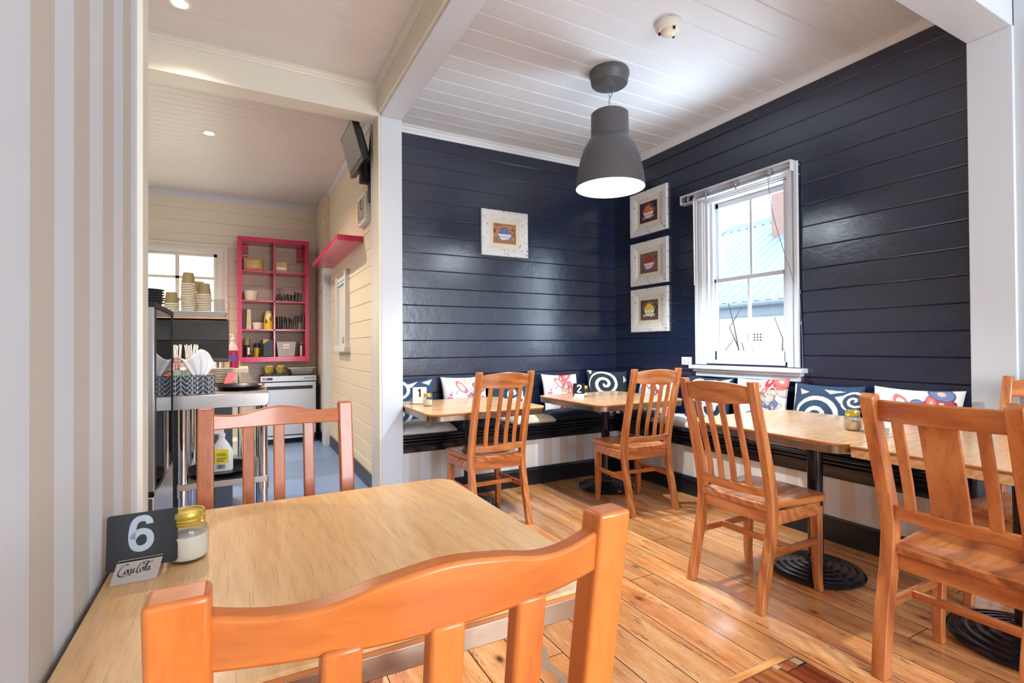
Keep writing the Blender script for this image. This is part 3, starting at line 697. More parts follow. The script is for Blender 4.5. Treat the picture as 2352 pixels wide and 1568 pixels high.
# ------------------------------------------------------------------ tables
def rrect(x0, x1, y0, y1, r, n=8):
    P = []
    for cx, cy_, a0 in ((x1-r,y1-r,0),(x0+r,y1-r,PI/2),(x0+r,y0+r,PI),(x1-r,y0+r,1.5*PI)):
        for k in range(n+1): a = a0+PI/2*k/n; P.append((cx+r*math.cos(a), cy_+r*math.sin(a)))
    return P
TZ = .78
def table(label, cx, cy_, w, d, base, topmat, rad=.09, band_m=None, baser=.225):
    t = thing('cafe_table', label, 'table', (cx, cy_, 0), 0, 'cafe tables with black pedestal bases')
    P = rrect(-w/2, w/2, -d/2, d/2, rad)
    b = B(); b.prism(P, lambda x, y: (x, y, TZ-.008), lambda x, y: (x, y, TZ)); obj('tabletop', b, topmat, t, bevel=.002)
    b = B(); P2 = rrect(-w/2+.0015, w/2-.0015, -d/2+.0015, d/2-.0015, rad)
    b.prism(P2, lambda x, y: (x, y, TZ-.016), lambda x, y: (x, y, TZ-.0085)); obj('lipping', b, M['lip'], t)
    P3 = rrect(-w/2+.003, w/2-.003, -d/2+.003, d/2-.003, rad)
    b = B(); b.prism(P3, lambda x, y: (x, y, TZ-.052), lambda x, y: (x, y, TZ-.0165)); obj('edge_band', b, band_m or M['band'], t, bevel=.0015)
    bx, by = base[0]-cx, base[1]-cy_
    b = B(); b.lathe([(.052,TZ-.10),(.037,TZ-.085),(.037,.02)][::-1], (bx,by,0), 24); b.box(bx-.17, bx+.17, by-.025, by+.025, TZ-.066, TZ-.052); b.box(bx-.025, bx+.025, by-.17, by+.17, TZ-.066, TZ-.052)
    obj('column', b, M['black_metal'], t, smooth=30)
    pr = [(0.0,.004),(baser-.01,.004),(baser,.012),(baser+.002,.022),(baser-.006,.030)]
    n = 5; r = baser-.006; z = .030
    for k in range(n):
        w_ = (baser-.055)/n
        pr += [(r-w_*.12,z+.004),(r-w_*.45,z+.006),(r-w_*.62,z+.002),(r-w_*.8,z+.003)]; r -= w_; z += .0065
        pr += [(r,z)]
    pr += [(.046,z+.006),(.042,z+.03),(.036,z+.034)]
    b = B(); b.lathe(pr, (bx,by,0), 56); obj('base', b, M['black_metal'], t, smooth=50)
    return t
table('square oak-topped cafe table number 1 at the left end of the back bench', 1.535, 3.58, .90, .88, (1.53,3.56), M['top_x'])
table('square oak-topped cafe table number 2 in the bench corner', 2.78, 3.44, .90, .90, (2.77,3.475), M['top_x'])
table('oak-topped cafe table number 3 in front of the window wall bench', 2.80, 1.735, .92, .91, (2.72,1.64), M['top_x'])
table('oak-topped cafe table with pale timber edge butted against table 3 at the right edge', 2.80, .80, .92, .93, (2.78,.83), M['top_x'], .02, M['timber_pale'], .25)
table('large light oak table number 6 against the striped wall in the foreground', .197, 1.19, .845, .86, (.2,1.19), M['top_y'], .06)

# ------------------------------------------------------------------ chairs
def stile(b, x0, x1, zs, ys, dep, fn=None, n=26, top_round=False):
    rings = []
    z1 = zs[-1]
    for i in range(n+1):
        z = zs[0]+(z1-zs[0])*i/n; y = interp(z, zs, ys); d = dep(z) if callable(dep) else dep
        if fn: a, c = fn(z)
        else: a, c = x0, x1
        rings.append([Vector((a,y,z)), Vector((c,y,z)), Vector((c,y+d,z)), Vector((a,y+d,z))])
    if top_round:
        for k in (1,2,3):
            q = k/3; y = interp(z1, zs, ys); d = dep; ins = d*.5*(1-math.sqrt(max(0,1-q*q)))
            rings.append([Vector((x0,y+ins,z1+.02*q)), Vector((x1,y+ins,z1+.02*q)), Vector((x1,y+d-ins,z1+.02*q)), Vector((x0,y+d-ins,z1+.02*q))])
    b.loft(rings)
def curved_rail(b, hw, yc, bow, zb, zt, th, n=20):
    """rail across x=-hw..hw; centre bowed backwards by bow; zb/zt functions of s in -1..1"""
    rings = []
    for i in range(n+1):
        s = -1+2*i/n; x = s*hw; y = yc(s) if callable(yc) else yc - bow*(1-s*s)
        b0 = zb(s) if callable(zb) else zb; t0 = zt(s) if callable(zt) else zt
        lean = -.13*(t0-b0)
        rings.append([Vector((x,y-th/2,b0)), Vector((x,y+th/2,b0)), Vector((x,y+th/2+lean,t0)), Vector((x,y-th/2+lean,t0))])
    b.loft(rings)
def seat_mesh(b, wr, wf, y0, y1, zt, th, scoop=.012, r=.03):
    N = 26; top = []; bot = []
    for j in range(N+1):
        v = j/N; y = y0+(y1-y0)*v; A = []; D = []
        for i in range(N+1):
            u = -1+2*i/N; hw = (wr+(wf-wr)*v)/2
            # round the front corners
            ins = 0
            if v > .9: ins = (1-math.sqrt(max(0,1-((v-.9)/.1)**2)))*.02
            x = u*(hw-ins)
            sc = scoop*(math.exp(-((u-.42)**2/.12+(v-.42)**2/.09))+math.exp(-((u+.42)**2/.12+(v-.42)**2/.09)))*1.1
            sc += scoop*.5*math.exp(-(u*u/.5+(v-.3)**2/.06))
            edge = .004*max(0, (max(abs(u), abs(2*v-1))-.94)/.06)**2
            yb = .018*(1-u*u)*(v > .5)*((v-.5)/.5)
            A.append(b.v((x, y+yb, zt-sc-edge))); D.append(b.v((x*.985, (y+yb)*.995, zt-th)))
        top.append(A); bot.append(D)
    for j in range(N):
        for i in range(N):
            b.face([top[j][i], top[j][i+1], top[j+1][i+1], top[j+1][i]]); b.face([bot[j][i], bot[j+1][i], bot[j+1][i+1], bot[j][i+1]])
    for i in range(N):
        b.face([top[0][i+1], top[0][i], bot[0][i], bot[0][i+1]]); b.face([top[N][i], top[N][i+1], bot[N][i+1], bot[N][i]])
        b.face([top[i][0], top[i+1][0], bot[i+1][0], bot[i][0]]); b.face([top[i+1][N], top[i][N], bot[i][N], bot[i+1][N]])
def slat(b, x0, x1, zs, ys, w, th, n=14):
    rings = []
    for i in range(n+1):
        q = i/n; z = zs[0]+(zs[-1]-zs[0])*q; y = interp(z, zs, ys); x = x0+(x1-x0)*q
        rings.append([Vector((x-w/2,y-th/2,z)), Vector((x+w/2,y-th/2,z)), Vector((x+w/2,y+th/2,z)), Vector((x-w/2,y+th/2,z))])
    b.loft(rings)
CG = 'timber dining chairs around the cafe tables'
def chair_school(label, loc, rz, kind='B'):
    t = thing('dining_chair', label, 'chair', loc, rz, CG)
    mz, mx, my = M['chair%s_z'%kind], M['chair%s_x'%kind], M['chair%s_y'%kind]
    if kind == 'B':
        zs = [0,.19,.32,.46,.60,.79,.975,1.052]; ys = [-.205,-.160,-.130,-.115,-.135,-.178,-.226,-.240]; hw, sw, dp = .218, .040, .046
    else:
        zs = [0,.238,.389,.501,.582,.718,.884,1.022]; ys = [-.208,-.178,-.144,-.130,-.132,-.172,-.222,-.262]; hw, sw, dp = .222, .046, .054
    for s in (-1, 1):
        b = B(); stile(b, min(s*hw, s*(hw-sw)), max(s*hw, s*(hw-sw)), zs, ys, dp if kind == 'C' else (lambda z: .046-.012*max(0,(z-.6)/.45)-.006*max(0,(.3-z)/.3)), top_round=kind == 'C')
        obj('leg', b, mz, t, bevel=.004)
        b = B(); fx = hw-.006
        stile(b, 0, 0, [0,.08,.2,.42], [.252,.240,.238,.238], lambda z: .032+.012*min(1,z/.3), fn=lambda z: ((s*fx-(.032+.010*min(1,z/.3)) if s > 0 else s*fx), (s*fx if s > 0 else s*fx+(.032+.010*min(1,z/.3)))), n=14)
        obj('leg', b, mz, t, bevel=.004)
    b = B(); seat_mesh(b, .37 if kind == 'B' else .375, .455, -.118, .305, .482, .036); obj('seat', b, my, t, bevel=.004, smooth=40)
    b = B(); b.box(-hw+sw*.3, hw-sw*.3, -.105, -.08, .385, .446); b.box(-.18, .18, .255, .275, .385, .446)
    for s in (-1, 1): b.box(s*(hw-.012)-.010, s*(hw-.012)+.010, -.085, .25, .385, .446)
    obj('apron', b, mx, t, bevel=.003)
    for s in (-1, 1):
        b = B(); b.box(s*(hw-.02)-.009, s*(hw-.02)+.009, -.12, .245, .235, .268); obj('stretcher', b, my, t, bevel=.003)
    b = B(); b.box(-hw+.02, hw-.02, .035, .055, .238, .268); obj('stretcher', b, mx, t, bevel=.003)
    hx = hw-sw+.004
    if kind == 'B':
        b = B(); curved_rail(b, hx, None or (lambda s: -.205-.032*(1-s*s)), .03, lambda s: .952-.012*(1-s*s), lambda s: 1.026+.022*(1-s*s), .022); obj('top_rail', b, mx, t, bevel=.004)
        b = B(); curved_rail(b, hx, lambda s: -.108-.032*(1-s*s), .03, lambda s: .512, lambda s: .555, .022); obj('lower_rail', b, mx, t, bevel=.004)
        for x in (-.114,-.039,.036,.111):
            bw = -.032*(1-(x/.18)**2)
            b = B(); slat(b, x*.97, x, [.55,.64,.78,.9,.95], [-.112+bw,-.124+bw,-.160+bw,-.192+bw,-.204+bw], .030, .013); obj('slat', b, mz, t, bevel=.003)
    else:
        b = B(); curved_rail(b, hx, lambda s: -.205-.02*(1-s*s), .02, .942, 1.018, .024); obj('top_rail', b, mx, t, bevel=.005)
        b = B(); curved_rail(b, hx, lambda s: -.110-.02*(1-s*s), .02, .575, .624, .024); obj('lower_rail', b, mx, t, bevel=.004)
        Z = [.62,.7,.8,.9,.945]; Y = [-.134,-.150,-.178,-.208,-.222]
        for x in (-.118,.118):
            b = B(); slat(b, x, x, Z, Y, .035, .013); obj('slat', b, mz, t, bevel=.003)
        b = B(); slat(b, 0, 0, Z, Y, .112, .013); obj('splat', b, mz, t, bevel=.004)
    return t
chair_school('honey pine spindle-back chair pulled up to table 1, its back to the foreground', (1.552,3.215,0), math.radians(2))
chair_school('honey pine spindle-back chair pulled up to table 2 near the bench corner', (2.672,2.958,0), math.radians(-4.5))
chair_school('honey pine spindle-back chair facing the window side at table 3', (2.262,1.707,0), -PI/2)
chair_school('dark-grained chair with a broad centre splat at the table with the pale edge', (2.252,.815,0), -PI/2, 'C')
def chair_arch(label, loc, rz, k):
    t = thing('dining_chair', label, 'chair', loc, rz, CG)
    mz, mx = M['chair%s_z'%k], M['chair%s_x'%k]
    zs = [0,.2,.45,.75,1.03]; ys = [-.215,-.20,-.192,-.228,-.272]; hw, sw = .2325, .045
    for s in (-1, 1):
        b = B(); stile(b, min(s*hw, s*(hw-sw)), max(s*hw, s*(hw-sw)), zs, ys, .036); obj('leg', b, mz, t, bevel=.005, seg=3)
        b = B(); fx = s*(hw-.002); b.box(min(fx, fx-s*.042), max(fx, fx-s*.042), .165, .205, 0, .415); obj('leg', b, mz, t, bevel=.004)
    b = B(); seat_mesh(b, .40, .46, -.165, .235, .450, .03, .006); obj('seat', b, mx, t, bevel=.004, smooth=40)
    b = B(); b.box(-.19, .19, -.185, -.163, .35, .418); b.box(-.19, .19, .175, .197, .35, .418)
    for s in (-1, 1): b.box(s*.212-.011, s*.212+.011, -.165, .17, .35, .418)
    obj('apron', b, mx, t, bevel=.003)
    for s in (-1, 1):
        b = B(); b.box(s*.21-.01, s*.21+.01, -.17, .17, .16, .19); obj('stretcher', b, mx, t, bevel=.003)
    hx = hw-sw+.004
    def crest(s):
        a = abs(s); return 1.010 - .007*math.sin(PI*min(1,max(0,(a-.35)/.65)))+.014*math.exp(-(s/.36)**2)
    b = B(); curved_rail(b, hx, lambda s: -.245-.030*(1-s*s), .03, lambda s: .962-.002*(1-s*s), crest, .024, 36); obj('top_rail', b, mx, t, bevel=.004)
    b = B(); curved_rail(b, hx, lambda s: -.198-.026*(1-s*s), .03, .555, .60, .022); obj('lower_rail', b, mx, t, bevel=.004)
    for x in (-.092,0,.092):
        bw = -.028*(1-(x/.19)**2)
        b = B(); slat(b, x, x, [.595,.75,.9,.967], [-.205+bw,-.222+bw,-.243+bw,-.252+bw], .034, .022); obj('slat', b, mz, t, bevel=.004)
    return t
chair_arch('orange pine arched-rail chair in the very foreground, back to the viewer', (.168,.727,0), 0, 'A')
chair_arch('reddish pine arched-rail chair on the far side of table 6 facing the viewer', (.117,1.612,0), PI, 'R')
chair_school('honey pine chair cut by the right edge, facing left across the pale-edged table', (3.255,.895,0), PI/2)

# ------------------------------------------------------------------ table numbers and jars
def jar(label, loc, s=1, sugar='sugar', fill=.5):
    t = thing('sugar_jar', label, 'jar', loc, 0, 'glass jars with gold lids on the tables')
    R = .034*s; H = .074*s
    b = B(); outer = [(R*.86,0),(R*.97,.004*s),(R,.012*s),(R,H*.72),(R*.97,H*.82),(R*.86,H*.90),(R*.79,H*.93),(R*.78,H)]
    inner = [(r-.003*s, max(z, .005*s)) for r, z in outer[::-1]]
    b.lathe(outer+inner, (0,0,0), 32); obj('glass', b, M['glass'], t, smooth=50)
    b = B(); fz = H*fill; b.lathe([(R*.85,.0055*s),(R*.955,.012*s),(R*.955,fz),(R*.4,fz+.004*s),(0,fz+.002*s)], (0,0,0), 28); obj('sugar', b, M[sugar], t, smooth=60)
    b = B(); r = R*.84; z0 = H*.92
    b.lathe([(r-.003,z0),(r,z0),(r+.001,z0+.004*s),(r-.0008,z0+.006*s),(r+.001,z0+.009*s),(r-.0008,z0+.012*s),(r+.001,z0+.016*s),(r,z0+.022*s),(r*.95,z0+.025*s),(r*.86,z0+.025*s),(r*.80,z0+.022*s),(r*.4,z0+.023*s),(0,z0+.023*s)], (0,0,0), 36); obj('lid', b, M['gold_lid'], t, smooth=40)
    return t
jar('glass sugar jar with gold lid beside the black number 6 sign', (-.0955,1.262,TZ), 1.1, 'sugar', .66)
jar('small glass sugar jar with yellow lid beside the white number 1 sign', (1.232,3.628,TZ), 1.0, 'sugar', .6)
jar('small glass jar with yellow lid beside the black number 2 sign', (2.645,3.60,TZ), 1.0, 'sugar', .4)
jar('glass jar of raw sugar with gold lid on table 3', (2.755,1.465,TZ), 1.1, 'sugar_raw', .55)
# script lettering for the sign holders: pen strokes (x, y) in a 10 x 4 box
def script_strokes():
    S = []
    S.append([(2.9,3.35),(2.55,3.75),(1.95,3.7),(1.1,2.9),(.45,1.6),(.4,.75),(.9,.35),(1.7,.75),(2.3,1.35)])           # capital C
    S.append([(.62,.5),(1.1,.1),(2.0,.0),(2.9,.3),(3.6,.25),(3.3,.02)])                                                # tail swash
    S.append([(2.75,2.0),(2.25,1.75),(1.95,1.1),(2.15,.75),(2.6,.95),(2.85,1.55),(2.75,2.0),(3.05,1.75)])              # o
    S.append([(3.72,1.62),(3.66,1.98),(3.3,1.95),(2.98,1.45),(3.0,.9),(3.3,.72),(3.7,1.1)])                                       # c
    S.append([(4.4,1.95),(4.05,1.95),(3.68,1.45),(3.68,.9),(3.95,.8),(4.3,1.35),(4.5,2.0),(4.25,1.1),(4.35,.8),(4.75,1.15)])  # a
    S.append([(4.75,1.95),(5.0,2.0)])                                                                                  # hyphen
    S.append([(6.75,2.75),(7.05,3.2),(6.75,3.6),(6.2,3.3),(5.5,2.2),(5.2,1.3),(5.25,.7),(5.65,.5),(6.2,.85)])           # second C
    S.append([(6.9,3.5),(7.3,3.75),(8.0,3.7),(8.6,3.35),(9.1,3.45),(9.3,3.8)])                                          # upper swash
    S.append([(6.75,2.0),(6.3,1.75),(6.05,1.1),(6.25,.8),(6.65,1.0),(6.9,1.6),(6.75,2.0),(7.05,1.8)])                  # o
    S.append([(7.1,1.2),(7.6,2.0),(8.05,3.0),(7.95,3.3),(7.55,2.5),(7.2,1.3),(7.3,.85),(7.75,1.2)])                    # l
    S.append([(8.5,1.95),(8.15,1.95),(7.8,1.45),(7.8,.9),(8.1,.8),(8.45,1.35),(8.65,2.0),(8.4,1.1),(8.5,.8),(8.95,1.1)])      # a
    return [crom(s, 7) for s in S]
STROKES = script_strokes()
def script_mesh(f, sc):
    b = B()
    for s in STROKES:
        ws = []
        for i in range(len(s)):
            a, c = s[max(i-1,0)], s[min(i+1,len(s)-1)]; dx, dy = c[0]-a[0], c[1]-a[1]; l = math.hypot(dx,dy) or 1
            ws.append((.10+.25*abs(dx/l*.38-dy/l*.92)**1.5 if True else .2)*sc)
        b.ribbon([(x*sc, y*sc) for x, y in s], ws, f)
    return b
def digit_shape(d):
    """bold sans digit outlines as thick strokes in a unit box (w .62, h 1)"""
    if d == '6':
        return [crom([(.50,.74),(.49,.82),(.42,.90),(.31,.915),(.20,.88),(.12,.75),(.085,.5),(.095,.28),(.16,.13),(.30,.08),(.43,.12),(.51,.23),(.52,.36),(.47,.49),(.36,.55),(.25,.54),(.15,.46),(.10,.36)], 6)]
    if d == '2':
        return [crom([(.09,.70),(.12,.84),(.22,.915),(.34,.915),(.46,.85),(.49,.72),(.44,.58),(.30,.42),(.16,.26),(.09,.09)], 6), [(.06,.085),(.54,.085)]]
    if d == '3':
        return [crom([(.09,.74),(.14,.86),(.27,.92),(.40,.88),(.47,.77),(.43,.62),(.28,.55)], 6), crom([(.28,.55),(.44,.48),(.51,.34),(.46,.17),(.31,.08),(.17,.11),(.08,.24)], 6)]
    if d == '1':
        return [[(.33,.0),(.33,1.0)], [(.36,.93),(.26,.82),(.12,.76)]]
def digit(d, f, h, w):
    b = B()
    for s in digit_shape(d): b.ribbon([(x*h, y*h) for x, y in s], w*h, f)
    return b
def sign(label, loc, rz, num, cw, ch, cardm, numm, nh, holder=True, nx=0, hw=.088, nw=.145, script=True, nz=None, sc=1, hx=0, lift=.006):
    t = thing('table_number_sign', label, 'sign', loc, rz, 'table number signs')
    tl = .17   # lean
    f = lambda x, z, e=0: Vector((x, .006 + z*math.sin(tl)*1.0 - e*math.cos(tl), lift+z*math.cos(tl)+e*math.sin(tl)))
    P = rrect(-cw/2, cw/2, 0, ch, .006*sc, 4)
    b = B(); b.prism(P, lambda x, z: f(x, z, 0), lambda x, z: f(x, z, -.0022)); cd = obj('card', b, cardm, t)
    b = digit(num, lambda x, z: f(x+nx-nh*.3, z+(nz if nz is not None else ch*.21), .0006), nh, nw); obj('numeral', b, numm, cd)
    if holder:
        hh = .040*sc; g = lambda x, z, e=0: Vector((x+hx, -.0335*sc + z*.62 - e*.78, .001+z*.78+e*.62))
        P = [(-hw/2-.002,0),(hw/2-.002,0),(hw/2+.006,hh),(-hw/2+.006,hh)]
        b = B(); b.prism(P, lambda x, z: g(x, z, 0), lambda x, z: g(x, z, -.0018))
        # rear leg of the folded plate
        g2 = lambda x, z, e=0: Vector((x+hx, .032*sc - z*.62 + e*.78, .001+z*.78+e*.62))
        P2 = [(-hw/2+.004,0),(hw/2+.004,0),(hw/2+.006,hh*.98),(-hw/2+.006,hh*.98)]
        b.prism(P2, lambda x, z: g2(x, z, 0), lambda x, z: g2(x, z, -.0015))
        h = obj('holder', b, M['holder_steel'], t)
        if script:
            s_ = hw*.082; b = script_mesh(lambda x, z: g(x-hw*.40, z+hh*.34, .0006), s_); obj('lettering', b, M['ink'], h)
    return t
sign('black table number sign reading 6 in a steel holder against the striped wall', (-.1675,1.216,TZ), math.radians(2), '6', .115, .104, M['card_black'], M['digit_grey'], .068, True, -.003, .072, .17, nz=.030, hx=-.008, lift=.013)
sign('white table number sign reading 1 on the leftmost back table', (1.215,3.765,TZ), math.radians(-20), '1', .105, .125, M['white_plastic'], M['ink'], .062, False, 0, .07, .2, nz=.05)
sign('black table number sign reading 2 on the corner table', (2.535,3.53,TZ), math.radians(-35), '2', .10, .115, M['card_black'], M['digit_white'], .07, True, .004, .085, .15, nz=.035)
sign('white table number sign reading 3 in a steel holder on table 3', (2.742,1.345,TZ), math.radians(-58), '3', .11, .10, M['white_plastic'], M['ink'], .058, True, 0, .085, .2, nz=.038)

# ------------------------------------------------------------------ framed fruit prints
def fruit_paint(bg, bg2, fruit, fruit2, bowl, seed):
    rr = random.Random(seed); F = []
    for k, (x, z) in enumerate([(-.42,.02),(-.22,.1),(0,.05),(.22,.1),(.4,.02),(-.3,.26),(-.08,.3),(.16,.3),(.32,.22),(-.12,.48),(.08,.5),(0,.4)]): F.append((x, z, .17+.03*rr.random()))
    G = [(-.55,-.55,.15),(.5,-.5,.15),(.22,-.62,.12)]
    def f(u, v):
        n = noise.noise(Vector((u*2.2+seed, v*2.2, seed))); c = tuple(bg[i]*(1-max(0,min(1,.5+n)))+bg2[i]*max(0,min(1,.5+n)) for i in range(3))+(1,)
        if v < -.62 and bowl[0] > 0: c = tuple(.55*x+.45*y for x, y in zip(bg2, bg))
        a = math.atan2(v-.1, u); rl = .78+.1*math.sin(9*a)
        if v > -.05 and math.hypot(u, v-.1) < rl*.9 and math.hypot(u, v-.1) > rl*.72: c = tuple(.6*x+.1 for x in bg2[:3])+(1,)
        for x, z, r in F:
            d = math.hypot(u-x, v-z)/r
            if d < 1: c = tuple(fruit[i]*(1-d*d)+fruit2[i]*d*d for i in range(3))+(1,)
        if abs(u) < .55+.1*(v+.1) and -.62 < v < -.08 and u*u < (.30+.5*(v+.62))**2+.02:
            c = bowl
            if -.35 < v < -.28: c = tuple(.6*x for x in bowl[:3])+(1,)
        if ((u/.58)**2+((v+.08)/.09)**2) < 1 and v < -.06: c = tuple(min(1,x*1.1) for x in bowl[:3])+(1,)
        for x, z, r in G:
            d = math.hypot(u-x, (v-z))/r
            if d < 1: c = tuple(fruit[i]*(1-d*d)+fruit2[i]*d*d for i in range(3))+(1,)
        return c
    return f
def picture(label, w, h, mw, pw, ph, loc, rz, paint):
    t = thing('framed_picture', label, 'picture', loc, rz, 'framed fruit bowl prints')
    b = B(); o_, i_ = (w/2, h/2), (w/2-mw, h/2-mw*h/w)
    prof = [(0,0),(0,-.022),(.008,-.027),(.5,-.024),(.86,-.017),(1,-.012),(1,0)]
    rings = []
    for q, y in prof:
        q = q if q <= 1 else 1; q2 = q if q in (0,1) else (q/1 if q > .05 else q/mw)
        q2 = min(1, q2); hx = o_[0]+(i_[0]-o_[0])*q2; hz = o_[1]+(i_[1]-o_[1])*q2
        rings.append([Vector((-hx,y,-hz)), Vector((hx,y,-hz)), Vector((hx,y,hz)), Vector((-hx,y,hz))])
    b.loft(rings, caps=False); obj('frame', b, M['distress'], t)
    b = B(); b.box(-i_[0], i_[0], -.010, -.001, -i_[1], i_[1]); mt = obj('mount', b, M['mat_cream'], t)
    b = B(); N = 64; V = [[b.v((-pw/2+pw*i/N, -.0115, -ph/2+ph*j/N)) for i in range(N+1)] for j in range(N+1)]
    for j in range(N):
        for i in range(N): b.face([V[j][i], V[j][i+1], V[j+1][i+1], V[j+1][i]])
    o = obj('print', b, M['print_paper'], mt); a = o.data.color_attributes.new('Col', 'FLOAT_COLOR', 'POINT'); k = 0
    for j in range(N+1):
        for i in range(N+1): a.data[k].color = paint(-1+2*i/N, -1+2*j/N); k += 1
    return t
WB = rgb(214,218,222)
picture('distressed white framed print of blue plums in a bowl on the back wall', .50, .435, .092, .245, .19, (2.247,YB-.001,2.298), 0, fruit_paint(rgb(84,78,80), rgb(206,136,66), rgb(134,140,190), rgb(70,72,120), WB, 1))
for (lb, z, cols, sd) in (('uppermost white framed print with peach-coloured fruit left of the window', 2.55, (rgb(44,40,66), rgb(98,56,66), rgb(236,150,110), rgb(170,70,56)), 2),
                      ('middle white framed print with red fruit bowl left of the window', 2.043, (rgb(120,108,98), rgb(110,80,72), rgb(196,78,64), rgb(120,36,36)), 3),
                      ('lowest white framed print with yellow lemons left of the window', 1.572, (rgb(48,44,58), rgb(120,92,80), rgb(246,214,90), rgb(206,160,50)), 4)):
    picture(lb, .515, .435, .095, .245, .20, (XR-.001,3.803,z), -PI/2, fruit_paint(*cols, WB, sd))
t = thing('power_outlet', 'white double power outlet on the navy wall beside the window', 'outlet', (XR,3.335,1.075), -PI/2)
obj('plate', B().box(-.058,.058,-.010,0,-.036,.036), M['outlet'], t, bevel=.003)
for x in (-.025,.025): obj('switch', B().box(x-.006,x+.006,-.015,-.009,.012,.028), M['white_plastic'], t, bevel=.001)
b = B()
for x in (-.025,.025):
    for dx in (-.008,.008): b.box(x+dx-.0015,x+dx+.0015,-.0108,-.0095,-.012,.0)
    b.box(x-.0015,x+.0015,-.0108,-.0095,-.025,-.014)
obj('socket_slots', b, M['rubber'], t)

# ------------------------------------------------------------------ pendant lamp and smoke detector
PX, PY = 2.296, 2.804
t = thing('pendant_lamp', 'large charcoal metal pendant lamp hanging from the ceiling, switched on', 'lamp', (PX,PY,ZC))
b = B(); b.lathe([(0,0),(.135,0),(.139,-.01),(.139,-.03),(.134,-.035),(.127,-.085),(.12,-.092),(0,-.092)][::-1], (0,0,0), 40); obj('canopy', b, M['charcoal'], t, smooth=40)
b = B(); zt = 2.847-ZC
b.tube(crom([(.0,.0,-.09),(-.012,.0,-.13),(-.002,0,-.17)], 5), .0022, 6); b.tube(crom([(.045,.0,-.09),(.03,.0,-.13),(.004,0,-.19)], 5), .003, 6)
b.tube([(0,0,-.17),(.004,0,-.2),(0,0,-.235),(.004,0,-.26),(0,0,zt)], .003, 6); b.tube([(.004,0,-.19),(-.006,0,-.24),(.005,0,zt)], .003, 6); b.lathe([(.006,0),(.006,.03)], (0,0,-.225), 8)
obj('cord', b, M['chrome'], t)
Z = lambda z: z-ZC
b = B(); outer = [(.02,Z(2.852)),(.118,Z(2.850)),(.128,Z(2.842)),(.129,Z(2.68)),(.131,Z(2.672)),(.137,Z(2.668)),(.152,Z(2.648)),(.183,Z(2.592)),(.207,Z(2.52)),(.224,Z(2.44)),(.235,Z(2.36)),(.239,Z(2.325)),(.240,Z(2.322))]
b.lathe(outer, (0,0,0), 64, caps=False); sh = obj('shade', b, M['charcoal'], t, smooth=40)
md = sh.modifiers.new('thick', 'SOLIDIFY'); md.thickness = .002; md.offset = -1
b = B(); inner = [(.02,Z(2.66)),(.125,Z(2.66)),(.148,Z(2.645)),(.179,Z(2.59)),(.203,Z(2.52)),(.220,Z(2.44)),(.231,Z(2.36)),(.2355,Z(2.325))]
b.lathe(inner, (0,0,0), 64, caps=False); obj('shade_lining', b, M['shade_in'], t, smooth=60)
b = B(); b.lathe([(.022,Z(2.66)),(.022,Z(2.65)),(.03,Z(2.635)),(.05,Z(2.59)),(.052,Z(2.57)),(.04,Z(2.535)),(.02,Z(2.522)),(0,Z(2.52))][::-1], (0,0,0), 24); obj('bulb', b, M['bulb'], t, smooth=60)
t = thing('smoke_detector', 'round white smoke detector on the dining room ceiling', 'smoke detector', (2.27,2.215,ZC))
b = B(); b.lathe([(0,0),(.078,0),(.080,-.008),(.078,-.028),(.062,-.046),(0,-.046)][::-1], (0,0,0), 32); obj('housing', b, M['white_plastic'], t, smooth=40)
b = B(); b.lathe([(0,-.07),(.03,-.068),(.046,-.058),(.05,-.046)], (0,0,0), 24); obj('sensor', b, M['cream_plastic'], t, smooth=50)
for k in range(3):
    a = k*2.1+.3; b = B(); b.box(-.006,.006,-.004,.004,-.062,-.04, Matrix.Translation((.055*math.cos(a),.055*math.sin(a),0))); obj('clip', b, M['rubber'], t)
def downlight(label, x, y, z, power):
    t = thing('downlight', label, 'light', (x,y,z), 0, 'recessed ceiling downlights')
    b = B(); b.lathe([(.040,-.004),(.052,-.006),(.056,-.002),(.056,.0)], (0,0,0), 28, caps=False); obj('ring', b, M['white_plastic'], t, smooth=40)
    b = B(); b.lathe([(0,-.0035),(.041,-.0035),(.041,.0)], (0,0,0), 24); obj('lens', b, M['downlight'], t)
    l = bpy.data.lights.new('downlight_beam', 'SPOT'); l.energy = power; l.color = (1,.82,.64); l.spot_size = 2.5; l.spot_blend = .8; l.shadow_soft_size = .04
    o = bpy.data.objects.new('downlight_beam', l); C.objects.link(o); o.location = (x,y,z-.012); return t
downlight('glowing recessed downlight in the front ceiling boards', -.29, 3.35, ZC, 105)
downlight('glowing recessed downlight in the kitchen ceiling', -.24, 5.32, ZC+.02, 165)

# ------------------------------------------------------------------ TV, clock, pink shelf
t = thing('television', 'small black wall television tilted down above the kitchen wall clock', 'television', (0,0,0))
TM = Matrix.Translation((.825,4.24,2.835)) @ Matrix.Rotation(math.radians(-90),4,'Z') @ Matrix.Rotation(math.radians(16),4,'X')
def tb(*a): return B().box(*a, TM)
obj('bezel', B().box(-.255,.255,-.02,.025,-.165,.165,TM), M['black_plastic'], t, bevel=.006)
obj('screen', B().box(-.232,.232,-.024,-.019,-.125,.148,TM), M['lcd'], t)
obj('chin', B().box(-.25,.25,-.026,-.018,-.163,-.137,TM), plain('tv_chin', rgb(96,84,60), .15, .6), t, bevel=.003)
b = B(); b.box(-.18,.18,.025,.06,-.12,.12,TM); obj('back_cover', b, M['matt_black'], t, bevel=.02)
b = B(); b.box(.955,XK-.001,4.24,4.34,2.44,2.80); b.tube([(.97,4.29,2.62),(.93,4.25,2.66),(.885,4.2,2.78)], .024, 10); b.box(.88,.97,4.25,4.32,2.58,2.72); obj('bracket', b, M['matt_black'], t, bevel=.005)
